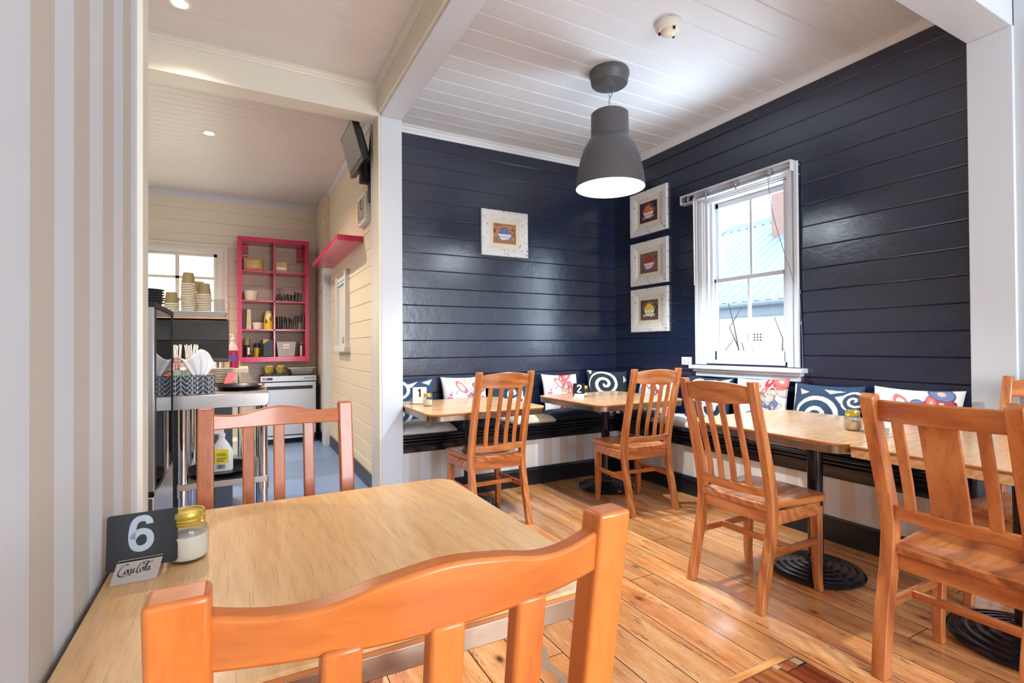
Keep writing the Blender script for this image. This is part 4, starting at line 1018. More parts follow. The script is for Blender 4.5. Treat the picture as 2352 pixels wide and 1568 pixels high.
b = B(); b.tube(crom([(.86,4.2,2.7),(.92,4.3,2.62),(.96,4.33,2.8),(.985,4.34,3.05)],6), .006, 6); b.tube(crom([(.86,4.15,2.66),(.95,4.28,2.74),(.985,4.3,3.08)],6), .005, 6); obj('cable', b, M['rubber'], t)
t = thing('wall_clock', 'rectangular white-framed clock on the cream kitchen wall', 'clock', (XK,4.60,2.44), PI/2)
b = B(); b.prism(rrect(-.17,.17,-.13,.13,.03), lambda x, z: (x,.0,z), lambda x, z: (x,.045,z)); obj('frame', b, M['white_plastic'], t, bevel=.006)
obj('dial', B().box(-.14,.14,.045,.047,-.10,.10), plain('clock_dial', rgb(168,164,156), .3), t)
b = B(); b.box(-.004,.004,.047,.05,-.005,.075); b.box(-.06,.005,.047,.05,-.004,.004); obj('hand', b, M['ink'], t)
for k in range(12):
    a = k*PI/6; b = B(); b.box(.11*math.sin(a)-.004,.11*math.sin(a)+.004,.047,.049,.08*math.cos(a)-.008,.08*math.cos(a)+.008); obj('hour_mark', b, M['ink'], t)
tag(obj('floating_shelf', B().box(.771,XK-.001,4.72,6.48,2.18,2.232), M['pink'], bevel=.003), 'glossy pink floating shelf on the cream kitchen side wall', 'shelf')
# ------------------------------------------------------------------ pink cube shelf on the kitchen back wall
SX0, SX1, SZ0, SZ1, SY0 = -.02, .81, 1.04, 2.615, 7.15
t = thing('cube_shelf', 'pink lacquered eight-compartment shelf unit on the kitchen back wall', 'shelf unit', (0,0,0))
fr = .05; SY1 = KY-.001; mid = (SX0+SX1)/2
b = B(); b.box(SX0,SX0+fr,SY0,SY1,SZ0,SZ1); b.box(SX1-fr,SX1,SY0,SY1,SZ0,SZ1); b.box(SX0+fr,SX1-fr,SY0,SY1,SZ0,SZ0+fr*1.3); b.box(SX0+fr,SX1-fr,SY0,SY1,SZ1-fr,SZ1); obj('frame', b, M['pink'], t, bevel=.002)
obj('divider', B().box(mid-.009,mid+.009,SY0+.004,SY1,SZ0+fr*1.3,SZ1-fr), M['pink'], t)
LV = [SZ0+fr*1.3, 1.455, 1.82, 2.195]
for z in LV[1:]: obj('shelf', B().box(SX0+fr,SX1-fr,SY0+.004,SY1,z-.018,z), M['pink'], t)
for x in (SX0+fr, SX1-fr-.075):
    for z in (2.44, 2.375): obj('corner_block', B().box(x,x+.075,KY-.05,KY-.001,z,z+(.12 if z > 2.4 else .04)), M['pink'], t)
L0, R0 = SX0+fr, mid+.009
YI = SY0+.1
def put(name, label, cat, parts, group=None):
    t = thing(name, label, cat, parts[0], 0, group)
    for nm, b, m, kw in parts[1]: obj(nm, b, m, t, **kw)
    return t
z3, z2, z1, z0 = LV[3]+.001, LV[2]+.001, LV[1]+.001, LV[0]+.001
b = B(); N = 10
b.loft([[Vector((-.115+.01*math.sin(a*3)+(.23)*( .5+.5*math.cos(a))*1.0, .07*math.sin(a)*(.5 if k in (0,5) else 1), .165*k/5+.006*math.sin(4*a))) for a in [2*PI*i/16 for i in range(16)]] for k in range(6)])
tag(obj('snack_bag', b, plain('clear_crinkle_pack', rgb(206,172,118), .2, bump=1.0, bscale=25, var=.35), loc=(L0+.135,YI,z3), smooth=40), 'crinkled clear bag of nuts on the top left pink shelf', 'bag')
put('carton', 'small kraft carton with white label on the top right pink shelf', 'box', ((R0+.075,YI,z3), (('carton', B().box(-.068,.068,-.06,.06,0,.13), M['cork'], dict(bevel=.003)), ('label', B().box(-.055,.055,-.0612,-.0602,.03,.065), M['paper_white'], {}))))
put('tub', 'cream plastic tub with brush handle on the second pink shelf at left', 'tub', ((L0+.10,YI,z2), (('body', B().lathe([(.07,0),(.088,.115),(.09,.12)], (0,0,0), 20), M['cream_plastic'], dict(smooth=40)), ('brush_handle', B().tube([(-.02,0,.10),(.05,-.02,.13),(.085,-.03,.06)], .007, 6), M['cork'], {}))))
def goblet(label, loc):
    t = thing('wine_glass', label, 'glass', loc); b = B()
    b.lathe([(.034,0),(.04,.05),(.022,.09),(.005,.105),(.004,.15),(.03,.158),(.032,.162)], (0,0,0), 20); obj('bowl', b, M['tumbler'], t, smooth=50); return t
goblet('upturned wine glass on the second pink shelf at right', (R0+.055,YI,z2))
def tumbler(label, loc, r, h, group):
    b = B(); b.lathe([(r*.8,0),(r,h),(r-.004,h),(r*.8-.004,.008),(0,.008)], (0,0,0), 16)
    return tag(obj('drinking_glass', b, M['tumbler'], loc=loc, smooth=40), label, 'glass', group)
GG = 'clear drinking glasses on the second pink shelf'
for k, (x, h) in enumerate(((.13,.10),(.175,.10),(.215,.09),(.26,.13),(.305,.12))): tumbler('clear drinking glass standing right of the upturned wine glass', (R0+x,YI+.02*(k%2),z2), .024+.004*(k==3), h, GG)
b = B(); b.prism([(-.03,0),(.03,0),(.022,.24),(-.005,.26),(-.02,.24)], lambda x, z: (x,-.035,z), lambda x, z: (x,.035,z))
tag(obj('tall_packet', b, [plain('striped_packet', rgb(214,196,150), .4, var=.3)], loc=(L0+.075,YI,z1), bevel=.002), 'tall slim striped packet on the third pink shelf at left', 'packet')
tag(obj('tall_packet', B().box(-.02,.02,-.04,.04,0,.25), plain('dark_red_packet', rgb(70,18,26), .4), loc=(L0+.022,YI,z1), bevel=.002), 'dark red packet in the left corner of the third pink shelf', 'packet')
put('tub', 'small white plastic tub with lid on the third pink shelf', 'tub', ((L0+.17,YI,z1), (('body', B().lathe([(.048,0),(.056,.07)], (0,0,0), 20), M['white_plastic'], dict(smooth=40)), ('lid', B().lathe([(.06,.07),(.06,.085),(0,.085)], (0,0,0), 20), M['white_plastic'], dict(smooth=40)))))
b = B(); b.lathe([(.052,0),(.052,.14),(.036,.215)], (0,0,0), 20); b2 = B(); b2.lathe([(.036,.215),(.033,.235),(0,.235)], (0,0,0), 16)
b3 = B(); b3.prism([(-.035,.10),(0,.14),(.03,.2),(-.02,.19)], lambda x, z: (x,-.0535,z), lambda x, z: (x,-.052,z)); b4 = B()
for (x, z) in ((-.032,.10),(.026,.13)): b4.prism([(x-.01,z-.02),(x+.012,z-.015),(x+.008,z+.02),(x,z+.035),(x-.008,z+.012)], lambda a, c: (a,-.056,c), lambda a, c: (a,-.0505,c))
put('juice_bottle', 'tapered white and yellow bottle with green leaf print on the third pink shelf', 'bottle', ((L0+.30,YI,z1), (('body', b, plain('yellow_bottle', rgb(246,206,60), .4, var=.1), dict(smooth=40)), ('lid', b2, M['mint'], {}), ('white_patch', b3, M['white_plastic'], {}), ('leaf_print', b4, M['green'], {}))))
GG2 = 'clear glasses on the third pink shelf'
for k, (x, h, r) in enumerate(((.04,.17,.028),(.10,.17,.026),(.155,.16,.03),(.21,.14,.024),(.262,.18,.026))): tumbler('clear drinking glass on the third pink shelf beside the black box', (R0+x,YI+.02*(k%2),z1), r, h, GG2)
tag(obj('menu_holder', B().box(-.012,.012,-.1,.06,0,.21), M['black_plastic'], loc=(SX1-fr-.02,YI,z1), bevel=.002), 'black upright box at the right end of the third pink shelf', 'box')
put('spray_can', 'dark can with green cap on the bottom pink shelf at left', 'can', ((L0+.055,YI,z0), (('body', B().lathe([(.036,0),(.036,.14),(.028,.155)], (0,0,0), 20), M['coffee_black'], dict(smooth=40)), ('cap', B().lathe([(.036,.15),(.036,.21),(.03,.235),(0,.235)], (0,0,0), 20), plain('olive_cap', rgb(132,140,84), .3), dict(smooth=40)), ('label', B().box(.005,.03,-.04,-.034,.03,.12), M['cream_plastic'], {}))))
put('mug', 'yellow striped mug with blue jar behind it on the bottom pink shelf', 'mug', ((L0+.165,YI,z0), (('body', B().lathe([(.03,0),(.042,.115),(.038,.115),(.028,.008),(0,.008)], (0,0,0), 20), M['gold_tin'], dict(smooth=40)), ('handle', B().tube(crom([(-.036,0,.1),(-.062,0,.085),(-.058,0,.04),(-.033,0,.03)],5), .005, 6), M['gold_tin'], {}))))
tag(obj('jar', B().lathe([(.034,0),(.034,.15),(.03,.16),(.03,.175),(0,.175)], (0,0,0), 18), plain('blue_lid', rgb(30,36,84), .4), loc=(L0+.175,YI+.09,z0), smooth=40), 'dark blue jar behind the striped mug on the bottom pink shelf', 'jar')
put('canister', 'black canister with a kraft tag on the bottom pink shelf', 'canister', ((L0+.295,YI,z0), (('body', B().box(-.06,.06,-.05,.05,0,.22), M['black_plastic'], dict(bevel=.006)), ('tag', B().prism([(-.06,.16),(.02,.222),(-.06,.222)], lambda x, z: (x,-.052,z), lambda x, z: (x,-.0505,z)), M['cork'], {}))))
b = B(); b.loft([[Vector((sx*(.095+.02*q), sy*(.07+.01*q), .19*q)) for sx, sy in ((-1,-1),(1,-1),(1,1),(-1,1))] for q in (0,1)], caps=False)
put('plastic_box', 'translucent plastic box with pink and white label on the bottom pink shelf', 'box', ((R0+.13,YI,z0), (('body', b, plain('translucent_plastic', rgb(176,168,166), .3), dict(smooth=30)), ('contents', B().box(-.08,.08,-.06,.06,.005,.10), M['paper_white'], dict(bevel=.01)), ('label', B().box(-.035,.04,-.083,-.0805,.10,.16), M['paper_white'], {}), ('label_print', B().box(-.025,.03,-.085,-.083,.12,.14), M['syrup'], {}))))
t = put('cutlery_cup', 'perforated steel cup of cutlery on the bottom pink shelf at right', 'cup', ((R0+.315,YI,z0), (('body', B().lathe([(.03,0),(.032,.14),(.029,.14),(.027,.006),(0,.006)], (0,0,0), 18), M['steel'], dict(smooth=40)),)))
for k in range(5): tag(obj('spoon', B().tube([(.0,0,.02),(.012*math.cos(k*1.3),.012*math.sin(k*1.3),.15)], .004, 6).lathe([(.0,0),(.009,.01),(.009,.03),(0,.04)], (.014*math.cos(k*1.3),.014*math.sin(k*1.3),.15), 8), M['chrome'], loc=(R0+.315,YI,z0+.006)), 'steel spoon standing in the perforated cup on the pink shelf', 'spoon', 'spoons in the perforated cup')

# ------------------------------------------------------------------ under-counter fridge and what stands on it
t = thing('undercounter_fridge', 'stainless steel under-counter fridge beneath the pink shelf unit', 'fridge', (.553,7.0,0))
b = B(); b.box(-.325,.325,.03,.49,.09,.862); obj('body', b, M['matt_black'], t, bevel=.004)
obj('door', B().box(-.318,.318,0,.035,.12,.785), M['steel_door'], t, bevel=.004)
obj('control_panel', B().box(-.325,.325,-.01,.05,.795,.864), M['steel_door'], t, bevel=.003)
b = B(); b.box(-.258,.278,-.012,.002,.695,.735); obj('handle', b, M['black_plastic'], t, bevel=.003)
obj('display', B().box(-.30,-.19,-.013,-.009,.815,.845), M['black_plastic'], t); obj('readout', B().box(-.29,-.25,-.0145,-.0125,.822,.838), M['led_red'], t)
b = B(); b.lathe([(.012,0),(.012,.004),(0,.004)], (0,0,0), 16, Matrix.Translation((.0,-.010,.828)) @ Matrix.Rotation(PI/2,4,'X')); obj('lock', b, M['chrome'], t)
b = B(); b.box(.17,.315,-.0125,-.0095,.818,.842); obj('badge', b, plain('badge_grey', rgb(160,162,166), .3, .5), t, bevel=.002)
obj('grille', B().box(-.30,.30,.0,.02,.075,.11), M['steel'], t, bevel=.003)
for x in (-.27,.27):
    for y in (.05,.44):
        b = B(); b.lathe([(.03,-.012),(.036,-.008),(.036,.008),(.03,.012)], (0,0,0), 18, Matrix.Translation((x,y,.040)) @ Matrix.Rotation(PI/2,4,'Y')); b.box(x-.02,x+.02,y-.015,y+.015,.06,.09); obj('caster', b, M['rubber'], t, smooth=40)
tag(obj('cutting_board', B().box(-.14,.14,-.11,.11,0,.025), M['black_plastic'], loc=(.41,7.17,.8645), bevel=.003), 'black board under two gold buckets on top of the fridge', 'board')
for k, (x, lb) in enumerate(((.333,'small gold bucket of sachets on the fridge, the left one'), (.462,'small gold bucket of sachets on the fridge beside the steel pan'))):
    t = thing('bucket', lb, 'bucket', (x,7.15,.8895), 0, 'gold sachet buckets on the fridge')
    b = B(); b.lathe([(.04,0),(.055,.085),(.053,.085),(.039,.003),(0,.003)], (0,0,0), 20); obj('pail', b, M['gold_tin'], t, smooth=40)
    b = B(); b.box(-.035,.04,-.03,.02,.03,.105); obj('sachets', b, M['cork'], t)
    b = B(); b.tube(crom([(-.055,-.02,.08),(-.02,-.058,.03),(.02,-.058,.03),(.055,-.02,.08)],5), .002, 5); obj('handle', b, M['steel'], t)
t = thing('steam_pan', 'steel food pan with lid on the right of the fridge top', 'pan', (.715,7.2,.8645))
b = B(); b.loft([[Vector((sx*(.115+.03*q), sy*(.07+.03*q), .085*q)) for sx, sy in ((-1,-1),(1,-1),(1,1),(-1,1))] for q in (0,1)]); obj('pan', b, M['steel_door'], t, bevel=.01)
obj('lid', B().box(-.165,.165,-.12,.12,.086,.098), M['steel_door'], t, bevel=.004)

# ------------------------------------------------------------------ steel prep bench in the kitchen entry
t = thing('prep_bench', 'stainless steel prep bench with tubular legs and lower shelf at the kitchen entry', 'bench', (0,0,0))
bx0, bx1, by0, by1, bz = -.36, .153, 3.28, 3.97, .96
b = B(); b.prism([(bx0,bz-.06),(bx0+.015,bz-.075),(bx1-.02,bz-.075),(bx1,bz-.055),(bx1,bz),(bx0,bz)], lambda x, z: (x,by0,z), lambda x, z: (x,by1,z)); obj('worktop', b, M['steel'], t, bevel=.003)
for x, y in ((bx0+.085,by0+.05),(bx1-.03,by0+.05),(bx0+.085,by1-.05),(bx1-.03,by1-.05)):
    b = B(); b.lathe([(.024,bz-.076),(.024,.03),(.02,.0045)][::-1], (x,y,0), 18); b.lathe([(.0285,.40),(.0285,.47),(.024,.475)], (x,y,0), 18); obj('leg', b, M['chrome'], t, smooth=40)
obj('lower_shelf', B().box(bx0+.06,bx1-.01,by0+.02,by1-.02,.44,.475), M['steel'], t, bevel=.003)
# tissue box
t = thing('tissue_box', 'black tissue box with white geometric lines on the steel bench', 'tissue box', (-.245,3.39,bz+.0005), 0)
tw, td, thh = .1185, .06, .105
NX, NZ = 120, 54; b = B(); cols = []
def tiss(u, v):
    px = u*9.0; pz = v*4.0
    k = px % 2; tri = abs(k-1)
    g = (pz + tri*1.15) % 1.0; g2 = (pz - tri*1.15) % 1.0
    ln = min(abs(g-.5), abs(g2-.5) if int(px/2) % 2 == 0 else 1)
    if ln < .07 or abs(k-1) < .045 or (k < .04): return rgb(196,200,204)
    s = .5+.5*math.cos((v-.75)*3.0); base = (.012+.05*s*u, .016+.06*s*u, .03+.07*s*u, 1); return base
V = [[b.v((-tw+2*tw*i/NX, -td, thh*j/NZ)) for i in range(NX+1)] for j in range(NZ+1)]
for j in range(NZ+1):
    for i in range(NX+1): cols.append(tiss(i/NX, j/NZ))
for j in range(NZ):
    for i in range(NX): b.face([V[j][i], V[j][i+1], V[j+1][i+1], V[j+1][i]])
n0 = len(cols); b.box(-tw, tw, -td+.0005, td, 0, thh)
cols += [rgb(30,36,50)]*8
o = obj('carton', b, M['print_card'], t); a = o.data.color_attributes.new('Col', 'FLOAT_COLOR', 'POINT')
for k, c in enumerate(cols): a.data[k].color = c
b = B(); rings = []
for k in range(11):
    q = k/10; ring = []
    for i in range(41):
        u = -1+2*i/40; w = .03+.060*q**.8
        top = 1-.30*abs(u)**1.5+.16*math.sin(4.2*u+.6)
        ring.append(Vector((.040+u*w-.004*math.sin(9*u)*q, .010*math.sin(11*u+2*q)*(1-.4*q)+.018*q*math.sin(3.3*u)-.01*q, thh-.004+.135*q*top)))
    rings.append([b.v(p) for p in ring])
for r0, r1 in zip(rings, rings[1:]):
    for i in range(40): b.face([r0[i], r0[i+1], r1[i+1], r1[i]])
o = obj('tissue', b, M['tissue'], t, smooth=70); md = o.modifiers.new('ply', 'SOLIDIFY'); md.thickness = .0012
# trays
def oval_tray(label, loc, rx, ry, rz=0):
    t = thing('serving_tray', label, 'tray', loc, rz, 'dark oval serving trays'); b = B(); rings = []
    for s, z in ((.0,.004),(.80,.004),(.90,.018),(1.0,.024),(1.0,.027),(.88,.022),(.78,.008),(0.0,.007)):
        s = max(s,.001); rings.append([Vector((rx*s*math.cos(2*PI*i/40), ry*s*math.sin(2*PI*i/40), z)) for i in range(40)])
    b.loft(rings); b.lathe([(rx*.5,0),(rx*.5,.004)], (0,0,0), 24); obj('dish', b, M['tray'], t, smooth=40); return t
oval_tray('dark oval tray on the top of the steel bench behind the tissue box', (.0,3.66,bz+.0005), .145, .2)
oval_tray('dark oval tray on the lower shelf of the steel bench under the spray bottle', (-.10,3.56,.4755), .19, .21)
t = thing('spray_bottle', 'white cleaning bottle with yellow label on the lower bench tray', 'bottle', (-.095,3.52,.4835))
b = B()
b.loft([[Vector((px*w_, .032*py*w_**.3, z)) for px, py in [(math.cos(2*PI*i/20), math.sin(2*PI*i/20)) for i in range(20)]] for w_, z in ((.056,0),(.06,.01),(.06,.10),(.055,.13),(.035,.165),(.018,.19),(.017,.205))]); obj('body', b, M['white_plastic'], t, smooth=50)
obj('cap', B().lathe([(.02,.205),(.02,.225),(0,.225)], (0,0,0), 16).box(-.05,.012,-.012,.012,.222,.25), M['white_plastic'], t, bevel=.003)
b = B(); b.loft([[Vector((x, -.031*math.sqrt(max(0,1-(x/.062)**2))*0-.0275, z)) for x, z in ((-.034,.05),(.036,.05),(.036,.128),(-.034,.135))], [Vector((x, -.0245, z)) for x, z in ((-.034,.05),(.036,.05),(.036,.128),(-.034,.135))]]); obj('label', b, M['yellow'], t)
b = B()
for k in range(7): b.box(-.02+k*.006, -.018+k*.006+.0015*(k%2), -.0285, -.0265, .018, .042)
for z in (.105,.095,.08,.07,.06): b.box(-.026,.02+.01*math.sin(z*90),-.0285,-.0272,z,z+.0035)
obj('label_print', b, M['ink'], t)
# step stool, dark cupboards behind the bench, and worktop
b = B(); b.prism([(-.14,0),(-.09,0),(-.07,.07),(.05,.07),(.07,0),(.12,0),(.09,.23),(-.11,.23)], lambda x, z: (x,-.12,z), lambda x, z: (x,.12,z))
tag(obj('step_stool', b, M['cream_plastic'], loc=(.015,6.3,.0045), bevel=.012, seg=3), 'cream plastic step stool on the blue-grey kitchen floor', 'stool')
t = thing('kitchen_counter', 'dark kitchen counter carrying the coffee machine behind the steel bench', 'counter', (0,0,0))
obj('carcass', B().box(-1.2,-.16,4.1,4.75,.0045,.93), M['matt_black'], t); obj('worktop', B().box(-1.2,-.03,4.02,4.8,.93,.965), M['timber_pale'], t, bevel=.004)
obj('end_panel', B().box(-.16,-.05,4.3,4.75,.0045,.93), M['cabinet_grey'], t)
WT = .9655
t = thing('side_table', 'white side bench with metal legs against the kitchen back area', 'table', (0,0,0))
obj('tabletop', B().box(-.75,.073,5.2,5.75,.995,1.037), plain('pale_laminate', rgb(226,208,180), .4), t, bevel=.003)
for x in (.0,-.68):
    for y in (5.26,5.68):
        b = B(); b.lathe([(.018,.995),(.018,.09)][::-1], (x,y,0), 14); b.lathe([(.03,-.012),(.036,0),(.03,.012)], (0,0,0), 14, Matrix.Translation((x,y,.042)) @ Matrix.Rotation(PI/2,4,'Y')); obj('leg', b, M['chrome'], t, smooth=40)
t = thing('syrup_bottle', 'clear pump bottle of pink syrup beside the coffee machine', 'bottle', (-.053,5.3,1.0375))
b = B(); b.lathe([(.045,0),(.047,.01),(.047,.15),(.044,.16)], (0,0,0), 20); obj('syrup', b, M['syrup'], t, smooth=40)
b = B(); b.lathe([(.045,.16),(.04,.19),(.022,.225),(.014,.24),(.014,.26)], (0,0,0), 20); obj('neck', b, plain('pink_clear', rgb(226,180,186), .15), t, smooth=50)
obj('pump', B().lathe([(.016,.26),(.016,.275),(.005,.28),(.005,.30)], (0,0,0), 12).box(-.035,.008,-.006,.006,.298,.31), M['white_plastic'], t)
obj('label', B().box(-.03,.03,-.0495,-.046,.06,.12), plain('purple_label', rgb(110,60,150), .5), t)

# ------------------------------------------------------------------ coffee machine with stacks of cups
t = thing('coffee_machine', 'large black espresso machine with rounded back panel on the kitchen counter', 'coffee machine', (-.38,4.35,WT))
def rp(w, h, y): return [(-w,y+0)]
K = 1.115    # pushed back from y=3.9 to y=4.35
mx0, mx1 = -.52/1.0-.02+.38, -.065*1.115+.38
zA, zB = 1.115-WT, 1.435-WT
b = B(); prof = [(0,zA+.03),(-.02,zA+.012),(.02,zA),(.30,zA),(.30,zB),(.02,zB),(-.005,zB-.012),(-.012,zB-.05),(-.02,(zA+zB)/2+.003),(-.012,(zA+zB)/2),(-.02,(zA+zB)/2-.003)]
b.loft([[Vector((x,y,z)) for y, z in prof] for x in (mx0,mx1)]); obj('body', b, M['coffee_black'], t, bevel=.008)
obj('trim', B().box(mx0,mx1-.012,-.01,.30,zB+.0005,zB+.012), M['copper_trim'], t, bevel=.002)
b = B(); b.loft([[Vector((x+(.02*q if x > 0 else -.02*q), y+( -.015*q if y < .1 else .015*q), zB+.013+.042*q)) for x, y in ((mx0+.04,.0),(mx1-.03,.0),(mx1-.03,.3),(mx0+.04,.3))] for q in (0,1)]); obj('cup_tray', b, M['steel_door'], t, bevel=.002)
b = B()
for x in (mx0+.06,mx1-.06):
    for y in (.04,.26): b.lathe([(.02,0),(.02,zA)], (x,y,0), 12)
obj('foot', b, M['chrome'], t)
b = B(); b.lathe([(.012,0),(.02,.01),(.02,.035),(.012,.045)], (0,0,0), 14, Matrix.Translation((mx0+.09,-.03,(zA+zB)/2+.06)) @ Matrix.Rotation(PI/2,4,'X')); obj('knob', b, M['chrome'], t, smooth=40)
CT = WT+zB+.013+.044
def cup_proto():
    t = thing('paper_cup', 'upside-down olive paper coffee cup in a stack on the coffee machine', 'cup', (0,0,0), 0, 'nested paper cups on the coffee machine')
    b = B(); b.lathe([(.046,.002),(.034,.088),(.030,.09),(0,.09)], (0,0,0), 20, caps=False); obj('body', b, M['cup'], t, smooth=40)
    b = B(); b.lathe([(.046,0),(.0495,.001),(.050,.004),(.0475,.0065),(.046,.006)], (0,0,0), 20, caps=False); obj('rim', b, M['cup_rim'], t, smooth=40); return t
cp = cup_proto(); first = True
for (x, y, n, lb) in ((-.44,4.46,5,'upside-down paper cup in the short left stack on the coffee machine'), (-.335,4.46,17,'upside-down paper cup in the tallest stack on the coffee machine'), (-.272,4.58,13,'upside-down paper cup in the stack half hidden behind the tall one on the machine'), (-.232,4.46,11,'upside-down paper cup in the right stack on the coffee machine')):
    for k in range(n):
        c = cp if first else dup(cp, (0,0,0)); first = False
        c.location = (x+.001*math.sin(k*2.1), y, CT+k*.0125); c['label'] = lb; c['group'] = lb.split(' in the ')[1].join(('cups of the ', ''))
t = thing('glass_jug', 'clear glass jug on the right of the coffee machine cup tray', 'jug', (-.135,4.47,CT))
b = B(); b.lathe([(.035,0),(.042,.02),(.036,.09),(.04,.10),(.037,.10),(.033,.09),(.038,.02),(.03,.005),(0,.005)], (0,0,0), 20); obj('body', b, M['glass'], t, smooth=50)
b = B(); b.tube(crom([(.038,0,.085),(.065,0,.07),(.06,0,.03),(.04,0,.02)],5), .004, 6); obj('handle', b, M['glass'], t)
# plates below the machine
pb = B(); pb.lathe([(.05,0),(.08,.006),(.11,.014),(.11,.017),(.08,.01),(0,.006)], (0,0,0), 28); pl = obj('plate', pb, M['plate'], smooth=40); tag(pl, 'cream plate in the stack on the counter under the coffee machine', 'plate', 'plates stacked under the coffee machine')
for k in range(9):
    p = pl if k == 0 else pl.copy()
    if k: C.objects.link(p)
    p.location = (-.14,4.24,WT+k*.0115)
for k in range(4):
    p = pl.copy(); C.objects.link(p); p.location = (-.10,5.42,1.0375+k*.0115); p['label'] = 'cream plate in the stack on the pale side bench behind the counter'; p['group'] = 'plates stacked on the side bench'
tag(obj('spice_jar', B().lathe([(.024,0),(.024,.07),(.02,.075),(.02,.09),(0,.09)], (0,0,0), 16), plain('amber_spice', rgb(170,80,40), .25), loc=(-.135,5.25,1.0375), smooth=40), 'amber spice jar on the side bench beside the pink syrup bottle', 'jar')
tag(obj('spice_jar', B().lathe([(.024,0),(.024,.06),(.026,.062),(.026,.08),(0,.08)], (0,0,0), 16), plain('pale_spice', rgb(190,186,150), .25), loc=(-.1,5.24,1.0375), smooth=40), 'pale green jar between amber jar and pink syrup bottle', 'jar')
b = B(); b.prism([(-.025,0),(.025,0),(.025,.085),(-.025,.085)], lambda x, z: (x+z*.35,z*.2,z), lambda x, z: (x+z*.35,.004+z*.2,z))
tag(obj('menu_card', b, plain('pink_orange_card', rgb(226,110,120), .4, var=.3), loc=(-.075,4.04,WT)), 'pink and orange card leaning at the end of the counter', 'card')
# straws in tins
for k, (x, y, lb) in enumerate(((-.375,4.1,'teal tin of red and white straws behind the tissue box, left one'), (-.293,4.1,'teal tin of red and white straws behind the tissue box, right one'))):
    t = thing('straw_tin', lb, 'tin', (x,y,WT), 0, 'tins of paper straws')
    b = B(); b.lathe([(.036,0),(.038,.105),(.035,.105),(.033,.004),(0,.004)], (0,0,0), 20); obj('tin', b, M['teal_cup'], t, smooth=40)
sm = NT('striped_straw'); m_ = sm.coord('Object'); X_, Y_, Z_ = sm.sep(m_.outputs[0])
f_ = sm.math('FRACT', sm.math('ADD', sm.math('MULTIPLY', Z_, 45), sm.math('MULTIPLY', X_, 220)))
cc = sm.mix(sm.math('LESS_THAN', f_, .5), rgb(240,238,236), rgb(196,36,48)); lo = sm.math('LESS_THAN', Z_, .18); cc2 = sm.mix(lo, rgb(240,240,238), cc)
sm.pbsdf(cc2, .5)
b = B(); b.lathe([(.0034,0),(.0034,.265)], (0,0,0), 8); so = obj('paper_straw', b, sm.m); tag(so, 'red and white paper straw standing in the left teal tin', 'straw', 'paper straws in the left tin')
rs = random.Random(9); fs = True
for (x, y, side) in ((-.375,4.1,'left'), (-.293,4.1,'right')):
    for k in range(16):
        s = so if fs else so.copy()
        if not fs: C.objects.link(s)
        fs = False; a = rs.uniform(0,2*PI); r = rs.uniform(.005,.026)
        s.location = (x+r*math.cos(a), y+r*math.sin(a), WT+.005+rs.uniform(0,.015)); s.rotation_euler = (rs.uniform(-.13,.13), rs.uniform(-.13,.13), a)
        s['label'] = 'red and white paper straw standing in the %s teal tin' % side; s['group'] = 'paper straws in the %s tin' % side
b = B()
for k in range(14):
    a = k*.8; b.box(-.02,.02,-.012,.012,-.003,.003, Matrix.Translation((.03*math.cos(a)*(k%3)/2,.015*math.sin(a),.004+.003*k)) @ Matrix.Rotation(a,4,'Z') @ Matrix.Rotation(.4*math.sin(k),4,'X'))
tag(obj('napkins', b, M['orange_napkin'], loc=(-.30,4.06,WT+.09), kind=None) if False else obj('napkin_pile', b, M['orange_napkin'], loc=(-.215,4.085,WT+.045)), 'crumpled orange napkins in a tub behind the tissue box', 'napkins', None, 'stuff')
tag(obj('napkin_tub', B().lathe([(.04,0),(.046,.045),(.043,.045),(.038,.004),(0,.004)], (0,0,0), 18), M['teal_cup'], loc=(-.215,4.085,WT), smooth=40), 'low teal tub holding orange napkins on the counter', 'tub')
# glass drinks cabinet at left
t = thing('display_fridge', 'tall glass-sided drinks fridge with steel base at the left kitchen edge', 'fridge', (0,0,0))
cx1, cy0_, cy1_, cz0, cz1 = -.305, 2.5, 3.16, .64, 1.39
obj('base', B().box(-1.0,cx1,cy0_,cy1_,.0045,cz0-.02), M['steel'], t, bevel=.004)
obj('deck', B().box(-1.0,cx1,cy0_,cy1_,cz0-.02,cz0), M['black_gloss'], t)
for xx in (cx1-.03, -1.0): obj('corner_post', B().box(xx,xx+.03,cy0_,cy0_+.03,cz0,cz1), M['steel'], t, bevel=.003)
b = B(); b.box(cx1-.006,cx1+.002,cy0_+.03,cy0_+.05,cz0,cz1); b.box(cx1-.02,cx1+.003,cy0_,cy1_,cz1,cz1+.02); b.box(cx1-.02,cx1+.002,cy1_-.02,cy1_,cz0,cz1); obj('seal', b, M['rubber'], t)
obj('side_glass', B().box(cx1-.008,cx1-.002,cy0_+.05,cy1_-.02,cz0,cz1), M['glass_dark'], t)
obj('front_glass', B().box(-.97,cx1-.03,cy0_+.008,cy0_+.014,cz0,cz1), M['glass_dark'], t)
obj('lid', B().box(-1.0,cx1-.021,cy0_,cy1_,cz1,cz1+.02), M['steel'], t)
obj('back_panel', B().box(-1.0,cx1-.021,cy1_-.02,cy1_-.005,cz0,cz1), M['black_plastic'], t)
obj('wire_shelf', B().box(-.96,cx1-.02,cy0_+.05,cy1_-.03,.99,1.0), M['chrome'], t)
b = B(); b.box(cx1-.26,cx1-.006,cy0_-.004,cy0_-.001,cz0-.18,cz0-.03); obj('badge', b, plain('bronze_badge', rgb(120,92,72), .4, .4), t)
b = B(); s_ = .020
for st in STROKES: b.ribbon([(x*s_, y*s_) for x, y in st], .0052, lambda x, z: (cx1-.215+x, cy0_-.0055, cz0-.155+z*1.0))
obj('lettering', b, M['paper_white'], t)
